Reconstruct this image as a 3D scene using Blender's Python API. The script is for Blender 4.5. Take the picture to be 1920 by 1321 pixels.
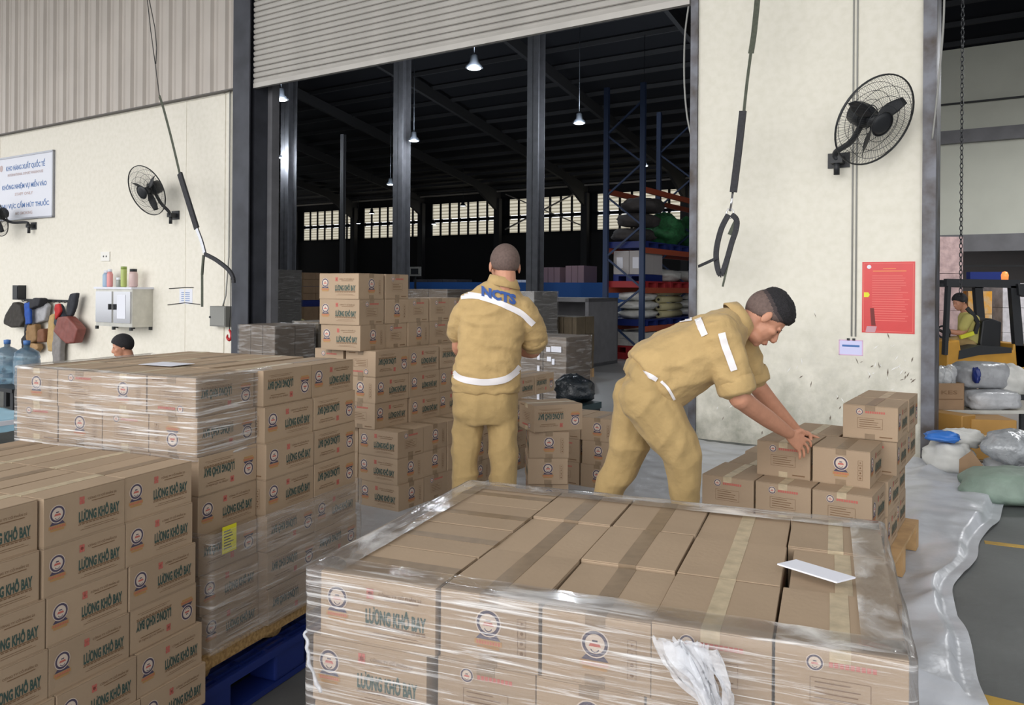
import bpy, bmesh, math, random
from mathutils import Vector, Matrix, Euler, Quaternion, noise
from mathutils.bvhtree import BVHTree

for o in list(bpy.data.objects): bpy.data.objects.remove(o)
SC = bpy.context.scene
COL = SC.collection
PI = math.pi

# ------------------------------------------------------------------ camera
FPX, CAMH, HORY, ROLL = 1523.0, 1.43, 539.0, 0.0072     # focal length in px, height above the dock floor, horizon row, roll
cd = bpy.data.cameras.new('camera'); cam = bpy.data.objects.new('camera', cd); COL.objects.link(cam)
cd.sensor_width = 36.0; cd.lens = 36.0*FPX/1920.0; cd.shift_y = (HORY-660.5)/1920.0; cd.clip_end = 400
cam.location = (0, 0, CAMH)
cam.rotation_euler = (Matrix.Rotation(PI/2, 3, 'X') @ Matrix.Rotation(ROLL, 3, 'Z')).to_euler()
SC.camera = cam

# ------------------------------------------------------------------ light
wd = bpy.data.worlds.new('world'); SC.world = wd; wd.use_nodes = True
bg = wd.node_tree.nodes['Background']; bg.inputs[0].default_value = (0.96, 0.98, 1.0, 1); bg.inputs[1].default_value = 1.62
sd = bpy.data.lights.new('sun', 'SUN'); sd.energy = 2.5; sd.angle = math.radians(70); sd.color = (1.0, 0.97, 0.94)
so = bpy.data.objects.new('sun', sd); COL.objects.link(so)
so.rotation_euler = Vector((0.56, 0.78, -0.28)).to_track_quat('-Z', 'Y').to_euler()
SC.view_settings.view_transform = 'Standard'; SC.view_settings.look = 'None'
SC.view_settings.exposure = 0.0; SC.view_settings.gamma = 1.0; SC.view_settings.use_curve_mapping = False

# ------------------------------------------------------------------ frames
def ray(x, y):
    u, v = x-960.0, y-HORY
    return Vector(((u+ROLL*v)/FPX, 1.0, -(v-ROLL*u)/FPX))
def at(x, y, Y): return Vector((0, 0, CAMH)) + ray(x, y)*Y          # point seen at a pixel, Y metres deep
def ground(x, y, z=0.0):
    d = ray(x, y); return Vector((0, 0, CAMH)) + d*((z-CAMH)/d.z)
WANG = math.radians(33.1)
WD = Vector((math.cos(WANG), -math.sin(WANG), 0)); WN = Vector((-math.sin(WANG), -math.cos(WANG), 0))
W0 = Vector((3.45, 6.70, 0))
def wl(s, off, z): return W0 + WD*s + WN*off + Vector((0, 0, z))      # along the wall, out from it, up
def wp(x, y, off=0.0):                                                # wall coordinates seen at a pixel
    d = ray(x, y); t = ((W0-Vector((0, 0, CAMH))).dot(WN)+off)/d.dot(WN); p = Vector((0, 0, CAMH))+d*t
    return (p-W0).dot(WD), p.z
LOWZ = -0.45                                                          # yard level in front of the dock

# ------------------------------------------------------------------ helpers
def tag(o, label=None, cat=None, group=None, kind=None):
    if label: o['label'] = label
    if cat: o['category'] = cat
    if group: o['group'] = group
    if kind: o['kind'] = kind
    return o
def empty(name, loc=(0, 0, 0), rz=0.0, rot=None, label=None, cat=None, group=None, kind=None):
    o = bpy.data.objects.new(name, None); COL.objects.link(o); o.empty_display_size = 0.05
    o.location = loc; o.rotation_euler = rot if rot else (0, 0, rz)
    return tag(o, label, cat, group, kind)
def link(name, me, parent=None, loc=(0, 0, 0), rot=(0, 0, 0), scale=(1, 1, 1)):
    o = bpy.data.objects.new(name, me); COL.objects.link(o); o.parent = parent
    o.location = loc; o.rotation_euler = rot; o.scale = scale
    return o
def copy_tree(o, parent=None):
    c = o.copy(); COL.objects.link(c); c.parent = parent
    for ch in list(o.children): copy_tree(ch, c)
    return c

class MB:
    "collects geometry; several materials by index"
    def __init__(s): s.v = []; s.f = []; s.m = []; s.sm = []
    def add(s, vs, fs, mi=0, smooth=False):
        b = len(s.v); s.v += [tuple(v) for v in vs]
        for f in fs: s.f.append([b+i for i in f]); s.m.append(mi); s.sm.append(smooth)
        return s
    def box(s, c, d, rot=None, mi=0, taper=1.0):
        x, y, z = d[0]/2, d[1]/2, d[2]/2
        vs = [Vector((sx*x*(taper if sz > 0 else 1), sy*y*(taper if sz > 0 else 1), sz*z)) for sz in (-1, 1) for sy in (-1, 1) for sx in (-1, 1)]
        if rot is not None:
            M = rot if isinstance(rot, Matrix) else Euler(rot).to_matrix()
            vs = [M @ v for v in vs]
        c = Vector(c)
        return s.add([v+c for v in vs], [(0, 2, 3, 1), (4, 5, 7, 6), (0, 1, 5, 4), (2, 6, 7, 3), (0, 4, 6, 2), (1, 3, 7, 5)], mi)
    def b2(s, x0, x1, y0, y1, z0, z1, mi=0): return s.box(((x0+x1)/2, (y0+y1)/2, (z0+z1)/2), (abs(x1-x0), abs(y1-y0), abs(z1-z0)), None, mi)
    def bar(s, p, q, w, h=None, mi=0, up=(0, 0, 1)):
        p, q = Vector(p), Vector(q); d = q-p; L = d.length
        if L < 1e-6: return s
        d.normalize(); u = Vector(up)
        if abs(d.dot(u)) > 0.98: u = Vector((1, 0, 0))
        x = d.cross(u).normalized(); z = x.cross(d)
        M = Matrix((x, d, z)).transposed()
        return s.box((p+q)/2, (w, L, h or w), M, mi)
    def tube(s, pts, r, n=8, mi=0, caps=True, closed=False, smooth=True, sq=1.0):
        pts = [Vector(p) for p in pts]; N = len(pts)
        rs = r if isinstance(r, (list, tuple)) else [r]*N
        vs = []; prev = None
        for i, p in enumerate(pts):
            if closed: d = pts[(i+1) % N]-pts[i-1]
            else: d = pts[min(i+1, N-1)]-pts[max(i-1, 0)]
            if d.length < 1e-9: d = Vector((0, 0, 1))
            d.normalize()
            if prev is None:
                u = Vector((0, 0, 1)) if abs(d.z) < 0.9 else Vector((1, 0, 0))
            else: u = prev
            x = d.cross(u)
            if x.length < 1e-6: x = d.cross(Vector((0, 1, 0.3)))
            x.normalize(); y = x.cross(d).normalized(); prev = y
            for k in range(n):
                a = 2*PI*k/n; vs.append(p+x*(math.cos(a)*rs[i])+y*(math.sin(a)*rs[i]*sq))
        fs = []
        for i in range(N if closed else N-1):
            j = (i+1) % N
            for k in range(n): k2 = (k+1) % n; fs.append((i*n+k, i*n+k2, j*n+k2, j*n+k))
        s.add(vs, fs, mi, smooth)
        if caps and not closed:
            b = len(s.v)-len(vs)
            s.f.append([b+k for k in range(n)][::-1]); s.m.append(mi); s.sm.append(False)
            s.f.append([b+(N-1)*n+k for k in range(n)]); s.m.append(mi); s.sm.append(False)
        return s
    def cyl(s, p, q, r, n=12, mi=0, r2=None): return s.tube([p, q], [r, r if r2 is None else r2], n, mi)
    def lathe(s, prof, n=16, mi=0, c=(0, 0, 0), M=None):
        vs = []; c = Vector(c)
        for r, z in prof:
            for k in range(n):
                a = 2*PI*k/n; v = Vector((r*math.cos(a), r*math.sin(a), z)); vs.append((M @ v if M else v)+c)
        fs = []
        for i in range(len(prof)-1):
            for k in range(n): k2 = (k+1) % n; fs.append((i*n+k, i*n+k2, (i+1)*n+k2, (i+1)*n+k))
        s.add(vs, fs, mi, True); b = len(s.v)-len(vs)
        if prof[0][0] > 1e-5: s.f.append([b+k for k in range(n)][::-1]); s.m.append(mi); s.sm.append(False)
        if prof[-1][0] > 1e-5: s.f.append([b+(len(prof)-1)*n+k for k in range(n)]); s.m.append(mi); s.sm.append(False)
        return s
    def poly(s, pts, mi=0): return s.add(pts, [list(range(len(pts)))], mi)
    def slab(s, pts, t, axis=(0, 0, 1), mi=0):
        n = len(pts); a = Vector(axis)*t; P = [Vector(p) for p in pts]
        vs = P+[p+a for p in P]
        return s.add(vs, [list(range(n))[::-1], [n+i for i in range(n)]]+[(i, (i+1) % n, n+(i+1) % n, n+i) for i in range(n)], mi)
    def grid(s, fn, nu, nv, mi=0, smooth=True):
        vs = [fn(i/nu, j/nv) for j in range(nv+1) for i in range(nu+1)]
        fs = [(j*(nu+1)+i, j*(nu+1)+i+1, (j+1)*(nu+1)+i+1, (j+1)*(nu+1)+i) for j in range(nv) for i in range(nu)]
        return s.add(vs, fs, mi, smooth)
    def mesh(s, name, mats):
        me = bpy.data.meshes.new(name); me.from_pydata(s.v, [], s.f)
        for m in (mats if isinstance(mats, (list, tuple)) else [mats]): me.materials.append(m)
        me.polygons.foreach_set('material_index', s.m); me.polygons.foreach_set('use_smooth', s.sm)
        me.update(); return me
    def build(s, name, mats, parent=None, loc=(0, 0, 0), rot=(0, 0, 0)):
        return link(name, s.mesh(name, mats), parent, loc, rot)

def fix_normals(me):
    bm = bmesh.new(); bm.from_mesh(me); bmesh.ops.recalc_face_normals(bm, faces=bm.faces); bm.to_mesh(me); bm.free()
def bevel_mesh(me, w, seg=2, angle=0.6):
    bm = bmesh.new(); bm.from_mesh(me)
    es = [e for e in bm.edges if len(e.link_faces) == 2 and e.calc_face_angle(0) > angle]
    bmesh.ops.bevel(bm, geom=es, offset=w, segments=seg, affect='EDGES', profile=0.6); bm.to_mesh(me); bm.free()

# ------------------------------------------------------------------ materials
def mat(name, col, rough=0.6, metal=0.0, var=0.0, vscale=8.0, bump=0.0, bscale=40.0, spec=0.5, emit=None, estr=1.0, alpha=1.0, col2=None, objvar=0.0, trans=0.0, sheen=0.0):
    m = bpy.data.materials.new(name); m.use_nodes = True; nt = m.node_tree; b = nt.nodes['Principled BSDF']
    b.inputs['Roughness'].default_value = rough; b.inputs['Metallic'].default_value = metal
    b.inputs['Specular IOR Level'].default_value = spec; b.inputs['Alpha'].default_value = alpha
    b.inputs['Transmission Weight'].default_value = trans; b.inputs['Sheen Weight'].default_value = sheen
    c = (*col, 1)
    tc = nt.nodes.new('ShaderNodeTexCoord')
    last = None
    if var > 0:
        n = nt.nodes.new('ShaderNodeTexNoise'); n.inputs['Scale'].default_value = vscale; n.inputs['Detail'].default_value = 6
        nt.links.new(tc.outputs['Object'], n.inputs['Vector'])
        r = nt.nodes.new('ShaderNodeValToRGB'); nt.links.new(n.outputs[0], r.inputs[0])
        d = col2 or tuple(x*(1-var) for x in col)
        r.color_ramp.elements[0].color = (*d, 1); r.color_ramp.elements[0].position = 0.32
        r.color_ramp.elements[1].color = c; r.color_ramp.elements[1].position = 0.62
        last = r.outputs[0]
    if objvar > 0:
        oi = nt.nodes.new('ShaderNodeObjectInfo'); h = nt.nodes.new('ShaderNodeHueSaturation')
        mr = nt.nodes.new('ShaderNodeMapRange'); mr.inputs['To Min'].default_value = 1-objvar; mr.inputs['To Max'].default_value = 1+objvar
        nt.links.new(oi.outputs['Random'], mr.inputs['Value']); nt.links.new(mr.outputs[0], h.inputs['Value'])
        if last: nt.links.new(last, h.inputs['Color'])
        else: h.inputs['Color'].default_value = c
        last = h.outputs[0]
    if last: nt.links.new(last, b.inputs['Base Color'])
    else: b.inputs['Base Color'].default_value = c
    if bump > 0:
        n2 = nt.nodes.new('ShaderNodeTexNoise'); n2.inputs['Scale'].default_value = bscale; n2.inputs['Detail'].default_value = 4
        nt.links.new(tc.outputs['Object'], n2.inputs['Vector'])
        bp = nt.nodes.new('ShaderNodeBump'); bp.inputs['Strength'].default_value = bump; bp.inputs['Distance'].default_value = 0.02
        nt.links.new(n2.outputs[0], bp.inputs['Height']); nt.links.new(bp.outputs[0], b.inputs['Normal'])
    if emit: b.inputs['Emission Color'].default_value = (*emit, 1); b.inputs['Emission Strength'].default_value = estr
    m.diffuse_color = c
    return m
def srgb(r, g, b):
    f = lambda c: ((c/255+0.055)/1.055)**2.4 if c > 10 else c/255/12.92
    return (f(r), f(g), f(b))

_txt = {}
def text_mesh(body, size=1.0, bold=0.0, align='CENTER', xs=1.0):
    "flat lettering as mesh data (verts, faces), in the XY plane"
    k = (body, size, bold, align, xs)
    if k in _txt: return _txt[k]
    cu = bpy.data.curves.new('t', 'FONT'); cu.body = body; cu.size = size; cu.offset = bold*size; cu.align_x = align; cu.align_y = 'CENTER'; cu.resolution_u = 2
    o = bpy.data.objects.new('t', cu); COL.objects.link(o)
    dg = bpy.context.evaluated_depsgraph_get(); dg.update()
    me = bpy.data.meshes.new_from_object(o.evaluated_get(dg))
    vs = [(v.co.x*xs, v.co.y, 0.0) for v in me.vertices]; fs = [tuple(p.vertices) for p in me.polygons]
    bpy.data.objects.remove(o); bpy.data.curves.remove(cu); bpy.data.meshes.remove(me)
    _txt[k] = (vs, fs); return _txt[k]
def put_text(mb, body, c, w=None, h=0.02, ax=(1, 0, 0), ay=(0, 0, 1), mi=0, bold=0.0, align='CENTER', off=0.0):
    "lettering fitted to width w and cap height h, centred on c, axes ax/ay"
    vs, fs = text_mesh(body, 1.0, bold, 'CENTER')
    xs = [v[0] for v in vs]; ys = [v[1] for v in vs]
    x0, x1, y0, y1 = min(xs), max(xs), min(ys), max(ys)
    sx = (w/(x1-x0)) if w else h/(y1-y0)
    sy = h/(y1-y0); ax, ay, c = Vector(ax), Vector(ay), Vector(c)
    mb.add([c+ax*((v[0]-(x0+x1)/2)*sx)+ay*((v[1]-(y0+y1)/2)*sy) for v in vs], fs, mi)
# ================================================================== the setting
def wall_mat(name, base, dirt, zdirt, amount):
    m = bpy.data.materials.new(name); m.use_nodes = True; nt = m.node_tree; b = nt.nodes['Principled BSDF']; b.inputs['Roughness'].default_value = 0.75
    tc = nt.nodes.new('ShaderNodeTexCoord'); sep = nt.nodes.new('ShaderNodeSeparateXYZ'); nt.links.new(tc.outputs['Object'], sep.inputs[0])
    n1 = nt.nodes.new('ShaderNodeTexNoise'); n1.inputs['Scale'].default_value = 2.3; n1.inputs['Detail'].default_value = 9; n1.inputs['Roughness'].default_value = 0.68
    n2 = nt.nodes.new('ShaderNodeTexNoise'); n2.inputs['Scale'].default_value = 14; n2.inputs['Detail'].default_value = 5
    for n in (n1, n2): nt.links.new(tc.outputs['Object'], n.inputs[0])
    mr = nt.nodes.new('ShaderNodeMapRange'); mr.inputs['From Min'].default_value = zdirt; mr.inputs['From Max'].default_value = 0.0
    mr.inputs['To Min'].default_value = 0.04; mr.inputs['To Max'].default_value = 1.0
    nt.links.new(sep.outputs[2], mr.inputs['Value'])
    r = nt.nodes.new('ShaderNodeValToRGB'); r.color_ramp.elements[0].position = 0.34; r.color_ramp.elements[1].position = 0.62; nt.links.new(n1.outputs[0], r.inputs[0])
    mu = nt.nodes.new('ShaderNodeMath'); mu.operation = 'MULTIPLY'; nt.links.new(r.outputs[0], mu.inputs[0]); nt.links.new(mr.outputs[0], mu.inputs[1])
    mu2 = nt.nodes.new('ShaderNodeMath'); mu2.operation = 'MULTIPLY'; mu2.inputs[1].default_value = amount; nt.links.new(mu.outputs[0], mu2.inputs[0])
    mx = nt.nodes.new('ShaderNodeMix'); mx.data_type = 'RGBA'; mx.inputs[6].default_value = (*base, 1); mx.inputs[7].default_value = (*dirt, 1)
    nt.links.new(mu2.outputs[0], mx.inputs[0])
    r2 = nt.nodes.new('ShaderNodeValToRGB'); r2.color_ramp.elements[0].color = (0.93, 0.93, 0.91, 1); r2.color_ramp.elements[1].color = (1, 1, 1, 1)
    r2.color_ramp.elements[0].position = 0.3; r2.color_ramp.elements[1].position = 0.6; nt.links.new(n2.outputs[0], r2.inputs[0])
    m2 = nt.nodes.new('ShaderNodeMix'); m2.data_type = 'RGBA'; m2.blend_type = 'MULTIPLY'; m2.inputs[0].default_value = 1.0
    nt.links.new(mx.outputs[2], m2.inputs[6]); nt.links.new(r2.outputs[0], m2.inputs[7]); nt.links.new(m2.outputs[2], b.inputs['Base Color'])
    return m
M = {}
M['cream'] = wall_mat('cream_panel', srgb(234, 229, 217), srgb(216, 209, 194), 1.6, 0.4)
M['plaster'] = wall_mat('stained_plaster', srgb(231, 227, 214), srgb(150, 150, 138), 1.35, 0.95)
M['corr'] = mat('corrugated_sheet', srgb(196, 188, 180), 0.5, 0.0, 0.10, 1.2)
M['steel'] = mat('dark_steel', srgb(72, 74, 82), 0.5, 0.3, 0.35, 3.0)
M['steel2'] = mat('grey_worn_steel', srgb(112, 114, 122), 0.5, 0.3, 0.45, 5.0, col2=srgb(70, 62, 58))
M['slat'] = mat('shutter_slat', srgb(190, 186, 180), 0.45, 0.1, 0.12, 2.5)
M['slatedge'] = mat('shutter_joint', srgb(96, 92, 88), 0.6)
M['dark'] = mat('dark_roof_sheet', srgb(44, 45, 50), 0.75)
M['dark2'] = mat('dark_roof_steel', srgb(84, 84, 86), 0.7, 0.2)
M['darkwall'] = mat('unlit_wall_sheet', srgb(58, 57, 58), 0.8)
M['colgrey'] = mat('column_paint', srgb(118, 118, 122), 0.6, 0.1, 0.2, 4)
M['concrete'] = mat('dock_concrete', srgb(100, 104, 104), 0.55, 0, 0.28, 2.0, 0.12, 30)
M['yard'] = mat('yard_concrete', srgb(98, 98, 96), 0.65, 0, 0.3, 2.5, 0.12, 30)
M['infloor'] = mat('warehouse_concrete', srgb(165, 165, 165), 0.35, 0, 0.18, 0.8)
M['yellow'] = mat('floor_line_paint', srgb(196, 158, 60), 0.6, 0, 0.3, 6)
M['canopy'] = mat('canopy_sheet', srgb(205, 205, 205), 0.7)  # kept pale so the unseen canopy bounces light onto the load tops
RZ = -WANG
def wbox(mb, s0, s1, o0, o1, z0, z1, mi=0): return mb.b2(s0, s1, -o1, -o0, z0, z1, mi)      # in the wall frame (x along, y into building)
def wobj(mb, name, mats, parent=None, **k):
    o = mb.build(name, mats, parent, W0 if parent is None else (0, 0, 0), (0, 0, RZ) if parent is None else (0, 0, 0))
    return o

S_L0, S_COL0, S_COL1 = -24.0, -8.75, -8.40
S_J0, S_J1, S_C0, S_C1 = -2.07, -2.0, -0.06, 0.02
TOPZ = 7.4
# floors
mb = MB(); mb.b2(-45, 24, -4.25, 0.0, LOWZ-0.1, 0.0); mb.b2(-45, 24, 0.0, 0.4, LOWZ-0.1, 0.0)
fl = wobj(mb, 'floor', M['concrete']); tag(fl, kind='structure')
mb = MB(); mb.b2(-60, 24, 0.4, 46, LOWZ-0.1, 0.0)
tag(wobj(mb, 'floor_warehouse', M['infloor']), kind='structure')
mb = MB(); mb.b2(-45, 24, -30, -4.25, LOWZ-0.3, LOWZ)
tag(wobj(mb, 'floor_yard', M['yard']), kind='structure')
# yellow painted lines on the dock floor
def strip(name, p, q, w):
    p, q = Vector(p), Vector(q); d = (q-p).normalized(); n = Vector((-d.y, d.x, 0))*w/2
    m_ = MB(); m_.slab([p-n, q-n, q+n, p+n], 0.002)
    return tag(m_.build(name, M['yellow']), kind='structure')
a = ground(1846, 1016); b_ = a+(ground(1960, 1030)-a).normalized()*4; strip('trim_1', a, b_, 0.06)
a = wl(-9, 4.20, 0); b_ = wl(6, 4.20, 0); strip('trim_2', a, b_, 0.07)

# wall left of the door: cream panels below, corrugated sheet above
mb = MB(); wbox(mb, S_L0, S_COL0, -0.12, 0.0, -0.0, 4.2)
wleft = tag(wobj(mb, 'wall_left', M['cream']), kind='structure')
mb = MB()
for s in (-9.95, -15.58): wbox(mb, s-0.012, s+0.012, 0.0, 0.006, 0, 4.2)
wbox(mb, S_L0, S_COL0, 0.0, 0.012, 4.17, 4.22); wbox(mb, -9.06, -9.03, 0, 0.012, 0, 4.2)
tag(wobj(mb, 'trim_3', M['cream']), kind='structure')
mb = MB(); prof = []; s = S_L0
while s < S_COL0:
    for ds, o in ((0, 0.0), (0.10, 0.0), (0.125, 0.045), (0.185, 0.045), (0.21, 0.0), (0.235, 0.0), (0.255, 0.018), (0.285, 0.018), (0.305, 0.0)): prof.append((min(s+ds, S_COL0), o+0.03))
    s += 0.33
n = len(prof)
mb.add([(p[0], -p[1], z) for z in (4.2, TOPZ) for p in prof], [(i, i+1, n+i+1, n+i) for i in range(n-1)])
tag(wobj(mb, 'wall_left_upper', M['corr']), kind='structure')
mb = MB(); wbox(mb, S_L0, S_COL0, 0.0, 0.09, 4.185, 4.205)
tag(wobj(mb, 'trim_4', M['slatedge']), kind='structure')
# door posts
def post(name, s0, s1, o0, o1, m, z1=TOPZ):
    m_ = MB(); w = s1-s0
    wbox(m_, s0, s1, o1-0.02, o1, 0, z1); wbox(m_, s0+w*0.42, s0+w*0.58, o0, o1-0.02, 0, z1); wbox(m_, s0, s1, o0, o0+0.02, 0, z1)
    wbox(m_, s0, s1, -0.3, 0.0, 0, z1)
    return tag(wobj(m_, name, m), kind='structure')
post('trim_5', S_COL0, S_COL1, -0.25, 0.10, M['steel'])
mb = MB(); wbox(mb, S_COL1, S_COL1+0.09, -0.35, -0.22, 0, TOPZ); tag(wobj(mb, 'trim_6', M['colgrey']), kind='structure')
post('trim_7', S_J0, S_J1, -0.25, 0.03, M['steel2'])
# wall between the two doors
mb = MB(); wbox(mb, S_J1, S_C0, -0.22, 0.0, 0, TOPZ)
wright = tag(wobj(mb, 'wall_right', M['plaster']), kind='structure')
post('trim_8', S_C0, S_C1+0.02, -0.25, 0.045, M['steel2'])
# wall beyond the right doorway and its lintel high up
mb = MB(); wbox(mb, 6.5, 16, -0.22, 0, 0, TOPZ); wbox(mb, S_C1, 6.5, -0.22, 0, 5.2, TOPZ)
tag(wobj(mb, 'wall_right_beyond', M['plaster']), kind='structure')
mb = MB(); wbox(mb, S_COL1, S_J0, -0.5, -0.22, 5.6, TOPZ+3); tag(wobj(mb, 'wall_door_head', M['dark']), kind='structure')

# roller shutter, slat by slat
sh = empty('door_1', wl(0, 0, 0), RZ); tag(sh, kind='structure')
mb = MB(); L = S_J0-S_COL1-0.02
pr = [(0, 0.0), (0.006, 0.014), (0.03, 0.024), (0.052, 0.02), (0.07, 0.0)]
mb.add([(x, -o, z) for x in (0, L) for z, o in pr], [(i, i+1, len(pr)+i+1, len(pr)+i) for i in range(len(pr)-1)], 0, False)
mb.b2(0, L, 0.0, 0.004, 0.068, 0.078, 1)
slat_me = mb.mesh('slat', [M['slat'], M['slatedge']])
k = 0; z = 4.23
while z < 5.75:
    link('slat', slat_me, sh, (S_COL1+0.01, -0.02+random.Random(k).uniform(-.003, .003), z)); z += 0.076; k += 1
mb = MB(); mb.b2(S_COL1+0.01, S_J0-0.01, -0.045, 0.01, 4.165, 4.23); mb.build('bottom_rail', M['slat'], sh)

# unseen canopy added over the dock to block overhead sky (its daylight comes from the open yard side)
mb = MB(); wbox(mb, -26, 14, 0.05, 9.5, 7.4, 7.5)
tag(wobj(mb, 'ceiling_unseen', M['canopy']), kind='structure')

# ---------------- inside of the warehouse
D = 45.0
def roofz(d): return 12.9-0.183*(d-22) if d > 22 else 12.9-0.16*(22-d)
mb = MB(); mb.add([(-62, d, roofz(d)+0.3) for d in (0.2, 22, D+.5)]+[(24, d, roofz(d)+0.3) for d in (0.2, 22, D+.5)], [(0, 1, 4, 3), (1, 2, 5, 4)])
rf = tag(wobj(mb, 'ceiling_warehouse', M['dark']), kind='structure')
mb = MB(); d = 3.0; pm = MB(); pm.b2(-62, 24, -0.05, 0.05, -0.1, 0.1); purlin = pm.mesh('purlin', M['dark2'])
while d < D:
    link('purlin', purlin, rf, (0, d, roofz(d)+0.12)); d += 1.7
s_cols = [-26.85+7.6*k for k in range(-4, 6)]
for s in s_cols:
    mb = MB()
    for a, b_ in ((1, 22), (22, D-0.3)):
        mb.bar((s, a, roofz(a)-0.2), (s, b_, roofz(b_)-0.2), 0.2, 0.55)
    mb.add([(s-.1, D-.3, roofz(D)-.3), (s-.1, D-4, roofz(D-4)-.4), (s-.1, D-.3, roofz(D)-1.6), (s+.1, D-.3, roofz(D)-.3), (s+.1, D-4, roofz(D-4)-.4), (s+.1, D-.3, roofz(D)-1.6)],
           [(0, 1, 2), (5, 4, 3), (0, 3, 4, 1), (1, 4, 5, 2), (2, 5, 3, 0)])
    mb.build('rafter', M['dark2'], rf)
    mb = MB(); mb.b2(s-.25, s+.25, D-.75, D-.35, 0, roofz(D)-.4); mb.build('wall_column', M['dark2'], rf)
mb = MB(); mb.b2(-62, 24, D, D+0.3, 0, 5.55); mb.b2(-62, 24, D, D+.3, 8.35, 9.6); mb.b2(-62, -61.7, 0.2, D, 0, 16); mb.b2(23.7, 24, 0.2, D, 0, 16)
mb.b2(-62, -57.3, D, D+.3, 5.5, 8.4); mb.b2(3.5, 24, D, D+.3, 5.5, 8.4); mb.b2(-62, S_L0, 0.0, 0.25, 0, 11)
mb.b2(-62, 24, 0.24, 0.3, TOPZ, 10)
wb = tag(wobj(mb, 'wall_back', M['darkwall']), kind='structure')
# clerestory: two rows of louvred panes between mullions
def louvre_mat():
    m = bpy.data.materials.new('louvred_daylight_pane'); m.use_nodes = True; nt = m.node_tree; b = nt.nodes['Principled BSDF']
    tc = nt.nodes.new('ShaderNodeTexCoord'); w = nt.nodes.new('ShaderNodeTexWave'); w.wave_type = 'BANDS'; w.bands_direction = 'Z'; w.inputs['Scale'].default_value = 1.5
    nt.links.new(tc.outputs['Object'], w.inputs[0])
    r = nt.nodes.new('ShaderNodeValToRGB'); r.color_ramp.elements[0].color = (0.30, 0.27, 0.2, 1); r.color_ramp.elements[1].color = (0.62, 0.58, 0.47, 1)
    r.color_ramp.elements[0].position = 0.12; r.color_ramp.elements[1].position = 0.55
    nt.links.new(w.outputs[1], r.inputs[0]); nt.links.new(r.outputs[0], b.inputs['Emission Color']); b.inputs['Emission Strength'].default_value = 1.0
    b.inputs['Base Color'].default_value = (0.3, 0.3, 0.27, 1); return m
M['louvre'] = louvre_mat()
wn = 0
pm = MB(); pm.b2(-0.5, 0.5, -0.02, 0.02, -0.5, 0.5); pane = pm.mesh('pane', M['louvre'])
for i, s in enumerate(s_cols[:-1]):
    if s+7.6 < -58 or s > 2: continue
    wn += 1
    w_ = empty('window_%d' % wn, wl(s, -D, 0), RZ); tag(w_, kind='structure')
    npan = 7; pw = (7.6-1.1)/npan
    for r_, (z0, z1) in enumerate(((5.6, 6.72), (6.98, 8.3))):
        for k in range(npan):
            o = link('pane', pane, w_, (0.62+pw*(k+.5), 0.1, (z0+z1)/2), scale=(pw*0.84, 1, (z1-z0)*0.95))
    mb = MB()
    for k in range(npan+1): mb.b2(0.62+pw*k-0.08, 0.62+pw*k+0.08, 0.0, 0.22, 5.5, 8.4)
    for z in (5.55, 6.85, 8.35): mb.b2(-.2, 7.8, 0, 0.22, z-0.11, z+0.11)
    mb.b2(-.6, .62, 0, .3, 5.5, 8.4); mb.b2(7.1, 7.9, 0, .3, 5.5, 8.4)
    mb.build('window_frame', M['dark'], w_)
mb = MB(); mb.b2(-60, 20, D-.9, D-.8, 8.75, 8.87)
tag(wobj(mb, 'trim_9', M['corr']), kind='structure')
# cross braces before the windows
for s in (-34.2,):
    mb = MB(); mb.bar((s+.4, D-.5, 5.9), (s+7.2, D-.5, 8.6), .1); mb.bar((s+.4, D-.45, 8.6), (s+7.2, D-.45, 5.9), .08)
    tag(wobj(mb, 'trim_10', M['corr']), kind='structure')
# free-standing columns
def hcol(px, d, w, m, name, top=None):
    s, _ = wp(px, 500, -d); mb = MB(); t = top or roofz(d)
    mb.b2(s-w/2, s+w/2, d-w/2, d-w/2+.03, 0, t); mb.b2(s-.02, s+.02, d-w/2, d+w/2, 0, t); mb.b2(s-w/2, s+w/2, d+w/2-.03, d+w/2, 0, t)
    mb.b2(s-w*.8, s+w*.8, d-w*.8, d+w*.8, 0, .03)
    return tag(wobj(mb, name, m), kind='structure')
hcol(1003, 15, .42, M['colgrey'], 'trim_11'); hcol(752, 15, .45, M['colgrey'], 'trim_12'); hcol(540, 15, .45, M['colgrey'], 'trim_13'); hcol(642, 16, .16, M['dark2'], 'trim_14', 7.5)

# high-bay lamps
M['lampglow'] = mat('lamp_diffuser', (1, 1, 1), 0.5, emit=(0.80, 0.9, 1.0), estr=4.0)
M['lampbody'] = mat('lamp_housing', srgb(70, 74, 80), 0.4, 0.6)
def lamp(px, py):
    d = ray(px, py); t = (6.6-CAMH)/d.z; p = Vector((0, 0, CAMH))+d*t
    dep = -(p-W0).dot(WN)
    r = empty('high_bay_lamp', p, 0, label='round pendant high-bay lamp glowing under the dark warehouse roof', cat='lamp', group='high-bay lamps under the warehouse roof')
    top = roofz(dep)-.35-6.6
    m_ = MB(); m_.lathe([(0.21, 0.0), (0.2, 0.05), (0.11, 0.14), (0.1, 0.3), (0.03, 0.33)], 14); m_.build('housing', M['lampbody'], r)
    m_ = MB(); m_.lathe([(0.0, -0.03), (0.14, -0.02), (0.19, 0.01), (.2, .02)], 14); m_.build('diffuser', M['lampglow'], r)
    m_ = MB(); m_.cyl((0, 0, .3), (0, 0, top), 0.012, 6); m_.build('suspension_rod', M['lampbody'], r)
    return p
for q in ((889, 128), (1086, 231), (527, 187), (776, 264), (531, 296), (1207, 311), (732, 346), (868, 386), (697, 400), (813, 420), (672, 419)):
    p = lamp(*q)
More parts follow.
